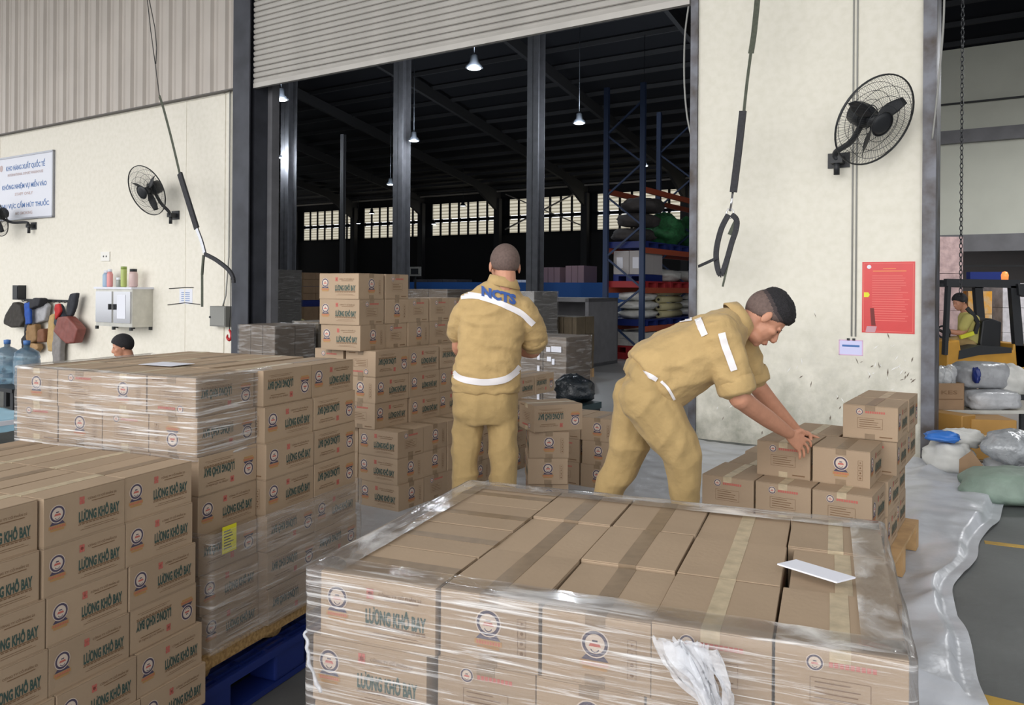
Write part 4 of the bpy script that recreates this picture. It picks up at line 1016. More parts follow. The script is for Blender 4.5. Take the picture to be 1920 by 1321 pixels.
# ================================================================== things on and before the walls
M['black'] = mat('black_plastic', srgb(34, 36, 40), 0.5)
M['wire'] = mat('dark_wire', srgb(58, 60, 62), 0.5, 0.4)
M['strapg'] = mat('olive_webbing', srgb(88, 92, 80), 0.85, 0, 0.25, 40)
M['strapd'] = mat('dark_webbing', srgb(62, 62, 66), 0.85, 0, 0.25, 40)
M['chrome'] = mat('polished_steel', srgb(200, 200, 204), 0.18, 0.95)
M['galv'] = mat('brushed_steel', srgb(206, 204, 196), 0.35, 0.6, 0.15, 8)
M['signw'] = mat('sign_panel', srgb(222, 224, 234), 0.4)
M['signb'] = mat('sign_blue', srgb(74, 116, 176), 0.6)
M['signr'] = mat('sign_faded_red', srgb(196, 176, 176), 0.6)
M['alu'] = mat('aluminium_frame', srgb(170, 172, 180), 0.35, 0.5)
M['red'] = mat('red_poster', srgb(214, 62, 62), 0.35, 0, 0.12, 4)
M['gold'] = mat('gold_print', srgb(236, 160, 96), 0.6)
M['pink'] = mat('pink_print', srgb(230, 128, 118), 0.6)
M['redpaint'] = mat('red_paint', srgb(180, 30, 34), 0.4)
M['cableg'] = mat('grey_cable', srgb(150, 150, 146), 0.6)
def W(x, y, off=0.0): s, z = wp(x, y, off); return wl(s, off, z)
def fan(c, n, bracket, label):
    "wall fan: hub centre c, facing n, arm to the bracket on the wall"
    c, n, bracket = Vector(c), Vector(n).normalized(), Vector(bracket)
    r = empty('wall_fan', bracket, 0, label=label, cat='fan', group='wall fans')
    u = n.cross(Vector((0, 0, 1))).normalized(); v = u.cross(n); A = Matrix((u, v, n)).transposed(); o = c-bracket; R_ = .375
    def pt(rad, a, d): return o+A @ Vector((rad*math.cos(a), rad*math.sin(a), d))
    def ringp(rad, d, m=48): return [pt(rad, 2*PI*k/m, d) for k in range(m)]
    for sgn, nm in ((1, 'front_guard'), (-1, 'rear_guard')):
        mb = MB(); dep = lambda q: sgn*(.085*math.sqrt(max(0, 1-(q/R_)**2.6))+.004)
        for rad, t in ((R_, .006), (R_*.80, .0022), (R_*.60, .0022), (R_*.40, .0022), (.10, .004)): mb.tube(ringp(rad, dep(rad)), t, 5, closed=True)
        for k in range(72):
            a = 2*PI*k/72; mb.tube([pt(q, a+.5*sgn*(1-q/R_), dep(q)) for q in (.10, .17, .25, .32, R_)], .0012, 3, caps=False)
        mb.build(nm, M['wire'], r)
    mb = MB(); mb.lathe([(0, .10), (.06, .098), (.10, .085), (.10, .08)], 20, M=A, c=o); mb.build('badge', M['black'], r)
    for k in range(3):
        a0 = 2*PI*k/3+.4
        def bl(s, t): q = .05+.26*s; w = (.30+.42*math.sin(PI*min(1, s*1.05)))*(.16/max(q, .12))*.85; a = a0+(t-.5)*w; return pt(q, a, -.02+.05*(t-.5))
        mb = MB(); mb.grid(bl, 8, 6); me_b = mb.build('blade', M['black'], r); sm = me_b.modifiers.new('s', 'SOLIDIFY'); sm.thickness = .004
    mb = MB(); mb.lathe([(0, .03), (.05, .028), (.055, -.04), (.0, -.04)], 16, M=A, c=o); mb.build('hub', M['black'], r)
    mb = MB(); mb.lathe([(.04, -.06), (.09, -.08), (.10, -.14), (.095, -.22), (.05, -.255), (0, -.26)], 20, M=A, c=o); mb.build('motor', M['black'], r)
    m0 = o-n*.16-Vector((0, 0, .09)); out = Vector(WN)*.10
    mb = MB(); P_, r2 = catmull([Vector()+out, out*1.3+Vector((0, 0, .06)), m0.lerp(out, .4)+Vector((0, 0, -.02)), m0], [.024]*4, 6); mb.tube(P_, r2, 10); mb.bar(m0, o-n*.16, .05); mb.build('arm', M['black'], r)
    mb = MB(); mb.b2(-.09, .09, -.015, .0, -.06, .07); mb.b2(-.05, .05, -.12, -.015, -.03, .03); mb.cyl((0, -.09, -.13), (0, -.09, .0), .025, 10)
    mb.build('wall_bracket', M['black'], r, (0, 0, 0), (0, 0, RZ))
    return r
hubR = W(1640, 226, .42); fan(hubR, (.34, -.80, -.48), W(1573, 302, 0), 'black wall fan above the red notice on the stained wall')
hubL = W(275, 357, .42); fan(hubL, (-.45, -.80, -.38), W(330, 404, 0), 'black wall fan above the steel wall cabinet')
hub3 = W(-12, 405, .42); fan(hub3, (-.45, -.80, -.38), W(64, 424, 0), 'black wall fan in front of the blue-lettered warehouse sign')

# sign board
def wrect(name, x0, y0, x1, y1, off, t, m, label=None, cat=None, kind=None):
    s0, z1 = wp(x0, y0, off); s1, z0 = wp(x1, y1, off)
    r = empty(name, wl((s0+s1)/2, 0, z0), RZ, label=label, cat=cat, kind=kind)
    w, h = abs(s1-s0), z1-z0
    mb = MB(); mb.b2(-w/2, w/2, -off-t, -off, 0, h); mb.build('panel', m, r)
    return r, w, h, -off-t
r, w, h, y = wrect('warehouse_sign', -3, 320, 103, 407, .0, .03, M['signw'], 'white framed warehouse sign with blue Vietnamese lettering', 'sign')
h = 1.17
for ch in list(r.children): bpy.data.objects.remove(ch)
mb = MB(); mb.b2(-w/2, w/2, -.03, 0, 0, h); mb.build('panel', M['signw'], r)
mb = MB()
for (a, b, c, d) in ((-w/2, w/2, 0, .03), (-w/2, w/2, h-.03, h), (-w/2, -w/2+.03, 0, h), (w/2-.03, w/2, 0, h)): mb.b2(a, b, -.045, -.002, c, d)
mb.build('frame', M['alu'], r)
def line(body, z, ww, hh, m, cx=0.0, bold=.02):
    mb = MB(); put_text(mb, body, (cx, -.032, z), ww, hh, (1, 0, 0), (0, 0, 1), 0, bold); mb.build('lettering', m, r)
line('KHO HÀNG XUẤT QUỐC TẾ', h*.83, w*.68, .15, M['signb'], w*.02); line('INTERNATIONAL EXPORT WAREHOUSE', h*.71, w*.62, .05, M['signr'], w*.02)
line('KHÔNG NHIỆM VỤ MIỄN VÀO', h*.53, w*.78, .15, M['signb'], 0); line('STAFF ONLY', h*.40, w*.32, .055, M['signr'], 0)
line('KHU VỰC CẤM HÚT THUỐC', h*.23, w*.86, .15, M['signb'], 0); line('NO SMOKING', h*.10, w*.3, .055, M['signr'], 0)
mb = MB(); disc(mb, (-w*.41, -.032, h*.83), .06, (1, 0, 0), (0, 0, 1), 0); mb.build('round_emblem', M['signr'], r)

# red notice
r, w, h, y = wrect('notice_poster', 1617, 491, 1715, 626, .0, .004, M['red'], 'red laminated notice with faint gold lines on the stained wall', 'poster')
mb = MB()
for (a, b, c, d) in ((-w/2+.012, w/2-.012, .012, .015), (-w/2+.012, w/2-.012, h-.015, h-.012), (-w/2+.012, -w/2+.015, .012, h-.012), (w/2-.015, w/2-.012, .012, h-.012)): mb.b2(a, b, y-.001, y, c, d)
mb.build('border', M['pink'], r)
mb = MB(); mb.b2(-.04, .06, y-.001, y, h*.90, h*.908); mb.b2(-.12, .14, y-.001, y, h*.865, h*.875); mb.build('title_lines', M['gold'], r)
mb = MB(); rr = random.Random(3)
for k in range(20): mb.b2(-.125, -.125+rr.uniform(.22, .29), y-.001, y, h*(.80-.033*k), h*(.80-.033*k)+.004)
tag(mb.build('text_lines', M['pink'], r), kind='stuff')
mb = MB(); disc(mb, (-.15, y-.001, h*.93), .017, (1, 0, 0), (0, 0, 1), 0); mb.build('round_logo', M['paper'], r)
mb = MB(); mb.slab([(-.19, y-.001, h*.50), (-.155, y-.001, h*.50), (-.143, y-.001, h*.535), (-.155, y-.001, h*.57), (-.19, y-.001, h*.57)], .001, (0, -1, 0)); mb.build('yellow_tab', M['ylabel'], r)
mb = MB(); mb.slab([(-.175, y-.001, .005), (-.10, y-.001, .005), (-.085, y-.001, .055), (-.165, y-.001, .055)], .001, (0, -1, 0)); mb.build('pasted_slip', mat('grey_slip', srgb(196, 150, 160), .6), r)
mb = MB(); mb.slab([(-.13, y-.001, .06), (-.095, y-.001, .06), (-.11, y-.001, .21), (-.14, y-.001, .21)], .001, (0, -1, 0)); mb.build('peeled_patch', mat('peeled_brown', srgb(120, 52, 50), .7), r)
r, w, h, y = wrect('wall_note', 1573, 636, 1618, 667, .0, .003, mat('lilac_paper', srgb(206, 206, 240), .5), 'small pink-edged paper note under the cable on the stained wall', 'note')
mb = MB()
for (a, b, c, d) in ((-w/2, w/2, 0, .008), (-w/2, w/2, h-.008, h), (-w/2, -w/2+.008, 0, h), (w/2-.008, w/2, 0, h)): mb.b2(a, b, y-.001, y, c, d)
mb.build('pink_edge', mat('pink_edge', srgb(214, 176, 208), .6), r)
mb = MB(); mb.b2(-w*.36, w*.36, y-.001, y, h*.55, h*.68); mb.build('handwriting', M['signb'], r)
for dx in (-.02, .025):
    mb = MB(); mb.b2(dx-.011, dx+.011, y-.01, y+.003, h-.004, h+.014); mb.build('clip', M['black'], r)
# two cables down the wall
s, _ = wp(1603, 300); mb = MB(); mb.tube([wl(s-.016, .008, 7), wl(s-.016, .008, 3), wl(s-.016, .008, 1.03)], .0065, 6)
tag(mb.build('wall_cable', M['cableg']), 'grey cable run straight down the stained wall beside the fan bracket', 'cable', 'cables down the stained wall')
mb = MB(); mb.tube([wl(s+.016, .008, 7), wl(s+.016, .008, 3), wl(s+.016, .008, 1.03)], .0065, 6)
tag(mb.build('wall_cable', M['cableg']), 'grey cable run straight down the stained wall beside the fan bracket', 'cable', 'cables down the stained wall')
# chipped plaster scars under the notice
M['scar'] = mat('exposed_filler', srgb(112, 100, 90), .9)
M['scarw'] = mat('white_filler', srgb(232, 230, 226), .9)
rr = random.Random(12); mb = MB(); mbw = MB()
for (x, y_, n_) in ((1672, 640, 5), (1655, 690, 9), (1690, 720, 9), (1560, 760, 6), (1500, 700, 5), (1700, 690, 8), (1440, 790, 4), (1350, 770, 3), (1630, 660, 4), (1545, 600, 2), (1380, 700, 2)):
    for k in range(n_):
        p = W(x+rr.uniform(-26, 26), y_+rr.uniform(-24, 24), .0015); a = rr.uniform(.4, 2.2); L = rr.uniform(.008, .035); t = rr.uniform(.002, .006)
        dx = WD*math.cos(a)+Vector((0, 0, math.sin(a))); dn = WD*-math.sin(a)+Vector((0, 0, math.cos(a)))
        (mb if k % 2 else mbw).slab([p-dx*L-dn*t*.3, p+dn*-t, p+dx*L, p+dn*t], .001, WN)
wr = wright
o = mb.build('plaster_chip', M['scar']); tag(o, 'dark chips and scratches in the stained plaster wall', 'plaster damage', kind='stuff')
o = mbw.build('plaster_filler', M['scarw']); tag(o, 'white filler flecks on the stained plaster wall', 'plaster damage', kind='stuff')

# hanging straps
def flat(mb, pts, w, t=.004, mi=0, side=None):
    P_, _ = catmull(pts, [0]*len(pts), 6); side = side or WD
    for a, b in zip(P_[:-1], P_[1:]): mb.bar(a, b+(b-a)*.02, w, t, mi, up=WN)
root = empty('lifting_strap', W(300, 190, .5), 0, label='olive lifting strap hanging slantwise before the cream wall, tied to the door post', cat='strap'); b0 = root.location.copy()
V = lambda x, y, o=.5: W(x, y, o)-b0
mb = MB(); mb.tube([V(246, -205), V(274, -20), V(283, 60), V(291, 120), V(299, 180)], .006, 6); mb.tube([V(249, -205), V(276, -20), V(290, 50), V(294, 90), V(292, 120)], .006, 6); mb.build('cord', M['wire'], root)
mb = MB(); flat(mb, [V(299, 180), V(307, 205), V(322, 262), V(337, 325)], .045); mb.build('webbing', M['strapg'], root)
mb = MB(); flat(mb, [V(337, 325), V(354, 380), V(369, 428)], .085, .03); mb.build('padded_sleeve', M['strapd'], root)
mb = MB(); flat(mb, [V(369, 428), V(378, 452), V(384, 474)], .05, .02); mb.build('buckle', M['chrome'], root)
mb = MB(); flat(mb, [V(384, 476), V(405, 487), V(428, 505), V(437, 520), V(438, 530)], .05, .03); mb.build('tie_strap', M['strapd'], root)
mb = MB(); flat(mb, [V(382, 478), V(380, 500), V(379, 515)], .035, .02); flat(mb, [V(379, 512), V(379, 545), V(379, 575)], .05); mb.build('tail', M['strapg'], root)
root = empty('lifting_strap', W(1393, 210, .45), 0, label='dark padded lifting strap with a loop handle hanging before the stained wall', cat='strap'); b0 = root.location.copy()
V = lambda x, y, o=.45: W(x, y, o)-b0
mb = MB(); mb.bar(V(1452, -640), V(1421, -9), .05, .004, up=WN); flat(mb, [V(1421, -10), V(1414, 60), V(1408, 100)], .05); flat(mb, [V(1408, 98), V(1400, 160), V(1395, 208)], .026); mb.build('webbing', M['strapg'], root)
mb = MB(); flat(mb, [V(1393, 208), V(1385, 280), V(1375, 360)], .06, .024); mb.build('padded_sleeve', M['strapd'], root)
mb = MB(); mb.tube([V(1374, 360), V(1372, 378), V(1369, 396)], .010, 8); mb.tube([V(1369+7*math.cos(a), 400+9*math.sin(a)) for a in [2*PI*k/12 for k in range(12)]], .006, 6, closed=True); mb.build('snap_hook', M['chrome'], root)
mb = MB(); lp = [V(1366, 402), V(1352, 430), V(1343, 470), V(1345, 500), V(1352, 515), V(1362, 490), V(1372, 455), V(1380, 430), V(1381, 412), V(1372, 402)]; flat(mb, lp, .045, .022); mb.build('loop_handle', M['strapd'], root)
mb = MB(); flat(mb, [V(1368, 440), V(1377, 420), V(1382, 412)], .035, .015); flat(mb, [V(1376, 452), V(1366, 490), V(1355, 537)], .018); mb.build('loop_strap', M['strapg'], root)
mb = MB(); flat(mb, [V(1347, 482), V(1330, 490), V(1310, 499, .1)], .025, .012); mb.build('tie_strap', M['strapd'], root)
# cable at the door jamb, cable and chain in the right doorway
mb = MB(); mb.tube(catmull([W(1291, 12, .02), W(1284, 70, .02), W(1283, 150, .02), W(1288, 215, .02), W(1297, 260, .02)], [.009]*5, 6)[0], .009, 6); tag(mb.build('shutter_cable', M['cableg']), 'grey slack cable hanging at the roller shutter\'s door jamb', 'cable')
mb = MB(); mb.tube(catmull([W(1771, -20, .1), W(1768, 60, .1), W(1757, 180, .1), W(1748, 260, .08)], [.01]*4, 6)[0], .008, 6); tag(mb.build('door_cable', M['cableg']), 'grey slack cable at the top of the right doorway', 'cable')
ch = empty('hoist_chain', W(1802, 440, .0), 0, label='thin dark hoist chain hanging in the right doorway', cat='chain')
lk = MB(); lk.tube([(.012*math.cos(2*PI*k/8), 0, .022*math.sin(2*PI*k/8)) for k in range(8)], .004, 4, closed=True); lkm = lk.mesh('chain_link', M['black'])
for k in range(78): link('chain_link', lkm, ch, (0, 0, -.45+k*.036), (0, 0, PI/2*(k % 2)))

# ---- steel wall cabinet and what stands on it
off = .36; s1 = wp(287, 560, 0)[0]; s0 = wp(178, 560, off)[0]; zt = wp(178, 541, off)[1]; zb = wp(178, 610, off)[1]
cab = empty('wall_cabinet', wl((s0+s1)/2, 0, zb), RZ, label='polished steel wall cabinet with two small doors on the cream wall', cat='cabinet')
w, h = s1-s0, zt-zb
mb = MB(); mb.b2(-w/2, w/2, -off+.02, 0, 0, h); mb.build('body', M['galv'], cab)
mb = MB(); mb.b2(-w/2-.02, w/2+.02, -off-.01, 0, h, h+.03); mb.build('top', M['paper'], cab)
for k in range(2):
    x0 = -w/2+.02+k*w/2; mb = MB(); mb.b2(x0, x0+w/2-.05, -off, -off+.02, .06, h-.04); d_ = mb.build('door', M['chrome'], cab)
    mb = MB(); mb.b2(x0+(w/2-.10 if k == 0 else .02), x0+(w/2-.07 if k == 0 else .05), -off-.03, -off, h*.45, h*.6); mb.build('handle', M['wire'], d_)
mb = MB(); mb.b2(.12, w/2-.15, -off-.004, -off, h*.22, h*.85); mb.build('paper_list', M['paper'], cab)
mb = MB()
for x in (-w/2+.03, w/2-.03, 0): mb.b2(x-.02, x+.02, -off, -off+.04, -.05, 0); mb.b2(x-.02, x+.02, -.04, 0, -.05, 0)
tag(mb.build('feet', M['wire'], cab), kind='stuff')
zt += .03
def bottle(x, prof, m, name, label, mi2=None, capm=None):
    p = wp(x, 537, .18); r = empty(name, wl(p[0], .18, zt), 0, label=label, cat=name.split('_')[-1])
    mb = MB(); mb.lathe(prof, 16); mb.build('body', m, r)
    z = prof[-1][1]; mb = MB(); mb.lathe([(prof[-1][0]*1.05, z), (prof[-1][0]*1.05, z+.04), (0, z+.042)], 14); mb.build('cap', capm or M['paper'], r); return r
bottle(200, [(.055, 0), (.06, .02), (.06, .19), (.04, .22)], mat('pale_blue_can', srgb(150, 176, 200), .4), 'spray_can', 'pale blue can on the steel wall cabinet')
bottle(206, [(.04, 0), (.045, .02), (.045, .20), (.03, .24)], mat('pink_bottle', srgb(222, 150, 150), .4), 'squeeze_bottle', 'pink bottle behind the pale blue can on the cabinet')
bottle(223, [(.035, 0), (.04, .01), (.04, .10), (.035, .11)], mat('grey_jar', srgb(150, 154, 150), .3), 'small_jar', 'small grey jar on the steel wall cabinet')
bottle(232, [(.04, 0), (.045, .02), (.045, .27), (.043, .28)], mat('green_tube', srgb(176, 190, 110), .4), 'tall_bottle', 'tall green bottle on the steel wall cabinet', capm=mat('green_cap', srgb(140, 160, 80), .4))
bottle(250, [(.05, 0), (.065, .02), (.065, .20), (.05, .24)], mat('shaker', srgb(206, 180, 176), .4), 'shaker_bottle', 'white and brown shaker bottle with black lid on the cabinet', capm=M['black'])
# small wall fittings
r, w, h, y = wrect('wall_socket', 191, 472, 207, 489, 0, .02, mat('socket_white', srgb(232, 230, 224), .4), 'white wall socket on the cream wall above the cabinet', 'socket')
for dx in (-.04, .04): mb = MB(); mb.cyl((dx, y-.002, h/2), (dx, y, h/2), .016, 8); mb.build('socket_hole', M['ink_black'], r)
r, w, h, y = wrect('wall_note', 337, 541, 361, 570, 0, .004, M['paper'], 'white paper sheet tied with string on the cream wall beside the grey box', 'note')
mb = MB(); 
for k in range(5): mb.b2(-w*.35, w*.3, y-.001, y, h*(.2+.13*k), h*(.2+.13*k)+.01)
tag(mb.build('printing', M['signb'], r), kind='stuff')
mb = MB(); mb.tube([(-w*1.4, -.01, -.02), (0, -.01, .02), (w*1.1, -.01, .0)], .006, 5); mb.build('string', M['wire'], r); mb = MB(); mb.tube([(-w*1.3, -.01, h), (0, -.01, h+.02), (w*.6, -.01, h+.02)], .006, 5); mb.build('string', M['wire'], r)
r, w, h, y = wrect('switch_box', 407, 573, 436, 612, 0, .12, mat('grey_box', srgb(124, 124, 120), .6), 'grey switch box beside the door post with a cable above', 'switch box')
mb = MB(); mb.b2(-w/2+.015, w/2-.015, y-.008, y, .015, h-.015); mb.build('lid', mat('grey_lid', srgb(138, 138, 134), .6), r); mb = MB(); mb.cyl((-w*.45, y-.02, h*.45), (-w*.45, y, h*.45), .015, 8); mb.build('latch', M['wire'], r)
mb = MB(); mb.tube([(w*.1, -.06, h), (w*.25, -.05, h+.15), (w*.35, -.03, h+.7), (w*.35, -.03, h+1.6), (w*.35, -.03, 3.4)], .011, 6); mb.build('conduit', M['cableg'], r)
hk = empty('crane_hook', W(430, 637, .08), 0, label='red crane hook hanging on a cord under the switch box', cat='hook'); b0 = hk.location.copy()
mb = MB(); P_, r_ = catmull([W(430, 618, .08)-b0, W(433, 624, .08)-b0, W(434, 632, .08)-b0, W(430, 637, .08)-b0, W(426, 632, .08)-b0, W(427, 627, .08)-b0], [.014, .018, .022, .022, .018, .008], 4); mb.tube(P_, r_, 8); mb.build('hook', M['redpaint'], hk)
mb = MB(); mb.tube([W(430, 618, .08)-b0, W(432, 580, .14)-b0, W(433, 520, .14)-b0], .006, 5); mb.build('cord', M['wire'], hk)
mb = MB(); p = W(44, 548, 0); sb = empty('speaker_box', p, RZ, label='small black wall box above the hanging bags', cat='box')
mb.b2(-.10, .10, -.14, 0, -.13, .13); mb.build('housing', M['black'], sb); mb = MB(); mb.b2(-.08, .08, -.15, -.14, -.11, .11); mb.build('grille', M['wire'], sb)

# ---- clothes and bags hung on the rail
rail = empty('hook_rail', W(90, 563, 0), RZ, label='dark steel hook rail on the cream wall carrying bags and clothes', cat='rail')
mb = MB(); mb.b2(-.75, .75, -.04, -.02, -.02, .02); mb.build('bar', M['wire'], rail)
for k in range(9): mb = MB(); mb.tube([(-.7+k*.175, -.03, 0), (-.7+k*.175, -.08, -.03), (-.7+k*.175, -.1, .0)], .007, 6); mb.build('hook', M['wire'], rail)
def hung(name, poly, o0, t, m, label, cat, vox=.016, amp=.012):
    pts = [wp(x, y, o0) for x, y in poly]; s_, z_ = sum(p[0] for p in pts)/len(pts), sum(p[1] for p in pts)/len(pts)
    mb = MB(); mb.slab([(p[0]-s_, -o0, p[1]-z_) for p in pts], t, (0, -1, 0))
    me = remesh(mb, vox, 5, name, [m], amp=amp, freq=7, seed=len(label))
    return tag(link(name, me, None, wl(s_, 0, z_), (0, 0, RZ)), label, cat)
cm = lambda n_, c, r_=.8: mat(n_, srgb(*c), r_, 0, .2, 12)
hung('shoulder_bag', [(40, 566), (52, 572), (60, 600), (52, 612), (36, 613), (21, 606), (24, 590)], .06, .14, cm('dark_bag', (58, 54, 50)), 'dark brown shoulder bag at the end of the hook rail', 'bag')
hung('work_cloth', [(50, 568), (60, 566), (62, 606), (52, 608)], .2, .05, cm('blue_cloth', (40, 84, 170)), 'blue cloth hanging over the dark brown bag', 'cloth')
hung('cap', [(65, 566), (78, 558), (91, 559), (88, 572), (66, 580)], .10, .14, cm('black_cap', (48, 48, 54)), 'black cap on the hook rail', 'cap')
hung('work_cloth', [(64, 580), (90, 566), (97, 572), (92, 600), (70, 607), (62, 600)], .06, .08, cm('grey_cloth', (176, 176, 180)), 'light grey cloth hanging under the black cap', 'cloth')
hung('pouch', [(60, 608), (78, 607), (80, 636), (70, 642), (57, 640)], .07, .12, cm('tan_bag', (150, 118, 80)), 'tan canvas pouch hung below the grey cloth', 'pouch')
hung('pouch', [(83, 617), (94, 615), (95, 640), (82, 641)], .07, .12, cm('brown_pouch', (126, 84, 60)), 'brown leather pouch beside the tan pouch', 'pouch')
hung('strap_bag', [(55, 596), (60, 600), (57, 630), (62, 652), (58, 657), (49, 652), (48, 634), (53, 628)], .12, .08, cm('black_pouch', (38, 38, 44)), 'narrow black pouch on a long strap', 'bag')
hung('glove_pair', [(60, 641), (80, 644), (82, 652), (74, 660), (62, 661)], .06, .10, cm('tan_glove', (170, 136, 96)), 'tan work gloves hung under the canvas pouch', 'gloves')
hung('uniform_shirt', [(100, 590), (110, 588), (109, 640), (106, 658), (98, 657), (96, 640)], .06, .08, M['khaki'], 'khaki garment hanging narrow on the hook rail', 'garment')
hung('work_cloth', [(107, 570), (116, 568), (118, 584), (108, 600)], .15, .05, cm('red_cloth', (190, 50, 50)), 'small red cloth on the hook rail', 'cloth')
hung('jacket', [(117, 568), (124, 580), (127, 600), (116, 615), (108, 605)], .06, .08, cm('navy_cloth', (56, 64, 76)), 'dark navy jacket on the hook rail', 'jacket')
hung('trousers', [(112, 615), (121, 618), (124, 640), (122, 678), (110, 680), (108, 650)], .05, .10, cm('grey_trousers', (140, 136, 134)), 'grey trousers hanging from the hook rail', 'trousers')
hung('umbrella', [(138, 551), (150, 549), (146, 575), (140, 592), (131, 592), (133, 568)], .12, .07, cm('black_umbrella', (44, 46, 54)), 'folded black umbrella above the red-brown bag', 'umbrella')
hung('leather_bag', [(126, 594), (142, 592), (158, 608), (163, 616), (156, 642), (141, 643), (130, 634), (118, 620)], .10, .16, cm('redbrown', (134, 74, 66), .55), 'red-brown leather bag hung at the right end of the hook rail', 'bag', amp=.006)

# ---- low things between the tall load and the wall
M['jug'] = mat('water_jug', srgb(120, 160, 190), 0.08, trans=0.7, alpha=0.75)
def jug(p, label):
    r = empty('water_jug', p, 0, label=label, cat='water jug')
    mb = MB(); mb.lathe([(.12, 0), (.135, .02), (.135, .10), (.128, .12), (.135, .14), (.135, .26), (.128, .28), (.135, .30), (.12, .36), (.06, .40), (.03, .41), (.03, .44)], 24); mb.build('body', M['jug'], r)
    mb = MB(); mb.lathe([(.034, .44), (.036, .485), (.0, .49)], 16); mb.build('cap', M['signb'], r)
pj = at(16, 768, 9.1); 
rk = empty('jug_stand', (pj.x, 9.1, 0), RZ, label='low black stand under the water jugs', cat='stand')
mb = MB(); mb.b2(-.5, .6, -.25, .25, .28, .32); mb.build('top', M['black'], rk)
for sx in (-.45, .55):
    for sy in (-.2, .2): mb = MB(); mb.b2(sx-.03, sx+.03, sy-.03, sy+.03, 0, .28); mb.build('leg', M['black'], rk)
jug((pj.x-.02, 9.1, .32), 'blue water jug on the black stand, farther from the seated person'); jug((pj.x+.26, 9.0, .32), 'blue water jug on the black stand, nearer the seated person')
pb = at(5, 800, 7.2)
tb = empty('low_table', (pb.x-.25, 7.2, 0), RZ, label='low table under a pale blue cloth behind the tall load', cat='table')
mb = MB(); mb.b2(-.5, .5, -.35, .35, .22, .26); mb.build('top', M['paper'], tb)
mb = MB(); mb.grid(lambda u, v: Vector((-.52+1.04*u, -.37+.74*v, .27+.012*noise.noise(Vector((u*5, v*5, 1)))-(.10 if min(u, 1-u, v, 1-v) < .01 else 0))), 24, 20); mb.build('cloth', mat('pale_blue_cloth', srgb(150, 190, 210), .6), tb)
for sx in (-.45, .45):
    for sy in (-.3, .3): mb = MB(); mb.b2(sx-.02, sx+.02, sy-.02, sy+.02, 0, .22); mb.build('leg', M['wire'], tb)
# seated person by the wall: head above the tall load
YH = 8.2
hc = at(229, 650, YH); base = Vector((hc.x, YH, 0)); SP = empty('person', base, label='black-haired person sitting low by the cream wall behind the tall load', cat='person')
A = head_axes((-.85, -.45, -.25), (0, 0, 1)); body = MB(); add_head(body, hc, A, 1.0, hc+Vector((.05, .02, -.16)))
z0 = hc.z
loft(body, [((hc.x+.10, YH, .16), X1, Yd, .16, .13), ((hc.x+.09, YH, z0-.38), X1, Yd, .15, .11), ((hc.x+.06, YH, z0-.20), X1, Yd, .17, .09), ((hc.x+.04, YH, z0-.13), X1, Yd, .07, .06)])
limb(body, [(hc.x+.05, YH-.08, .2), (hc.x-.3, YH-.12, .36), (hc.x-.36, YH-.14, .04)], [.09, .065, .045]); limb(body, [(hc.x+.05, YH+.08, .2), (hc.x-.3, YH+.12, .36), (hc.x-.36, YH+.14, .04)], [.09, .065, .045])
limb(body, [(hc.x+.03, YH-.17, z0-.22), (hc.x-.05, YH-.2, z0-.42), (hc.x-.25, YH-.12, .46)], [.05, .042, .032]); limb(body, [(hc.x+.03, YH+.17, z0-.22), (hc.x-.05, YH+.2, z0-.42), (hc.x-.25, YH+.12, .46)], [.05, .042, .032])
link('body', shift(remesh(body, .008, 4, 'body', [M['skin']]), base), SP)
sh = MB(); loft(sh, [((hc.x+.10, YH, .15), X1, Yd, .19, .16), ((hc.x+.09, YH, z0-.38), X1, Yd, .18, .13), ((hc.x+.06, YH, z0-.20), X1, Yd, .19, .11), ((hc.x+.04, YH, z0-.14), X1, Yd, .08, .07)])
link('shirt', shift(remesh(sh, .012, 4, 'shirt', [M['khaki']], amp=.01), base), SP)
tr = MB(); loft(tr, [((hc.x+.10, YH, .14), X1, Yd, .18, .17), ((hc.x+.08, YH, .28), X1, Yd, .17, .16)])
for sy in (-1, 1): limb(tr, [(hc.x+.05, YH+sy*.08, .2), (hc.x-.3, YH+sy*.12, .36), (hc.x-.355, YH+sy*.14, .10)], [.11, .085, .07]); shoe((hc.x-.32, YH+sy*.14, 0), (hc.x-.56, YH+sy*.15, 0), SP, base)
link('trousers', shift(remesh(tr, .012, 4, 'trousers', [M['khaki2']], amp=.01), base), SP)
head_extras(hc, A, 1.0, SP, base, .010, -.1, front=.066)
mb = MB(); mb.lathe([(.14, 0), (.16, .15), (.15, .16)], 16); tag(mb.build('stool', M['black'], None, (hc.x+.10, YH, 0)), 'low round black stool under the seated person', 'stool')
# ================================================================== goods inside the warehouse
M['rackblue'] = mat('rack_blue', srgb(44, 62, 96), .5)
M['rackorange'] = mat('rack_orange', srgb(176, 84, 56), .5)
M['deckblue'] = mat('deck_blue', srgb(36, 84, 150), .5)
M['graybox'] = mat('greyish_carton', srgb(114, 102, 90), .7, 0, .15, 6)
M['brownbox'] = mat('dim_brown_carton', srgb(150, 122, 94), .7, 0, .15, 6)
M['darkcage'] = mat('olive_brown_cover', srgb(96, 84, 66), .7, 0, .25, 10)
M['pinkbox'] = mat('mauve_carton', srgb(150, 122, 128), .7)
M['greengoods'] = mat('green_produce', srgb(52, 120, 72), .7, 0, .5, 14)
M['cream2'] = mat('cream_roll', srgb(200, 192, 150), .6)
M['whites'] = mat('white_sack', srgb(206, 206, 202), .6, 0, .15, 9)
M['darksack'] = mat('dark_sack', srgb(70, 66, 66), .8, 0, .3, 9)
M['redpal'] = mat('red_pallet', srgb(160, 40, 44), .5)
M['greyfilm'] = mat('dusty_film', srgb(122, 120, 118), .3, 0, .15, 20, .2, 40)
def gp(x, y): return ground(x, y)
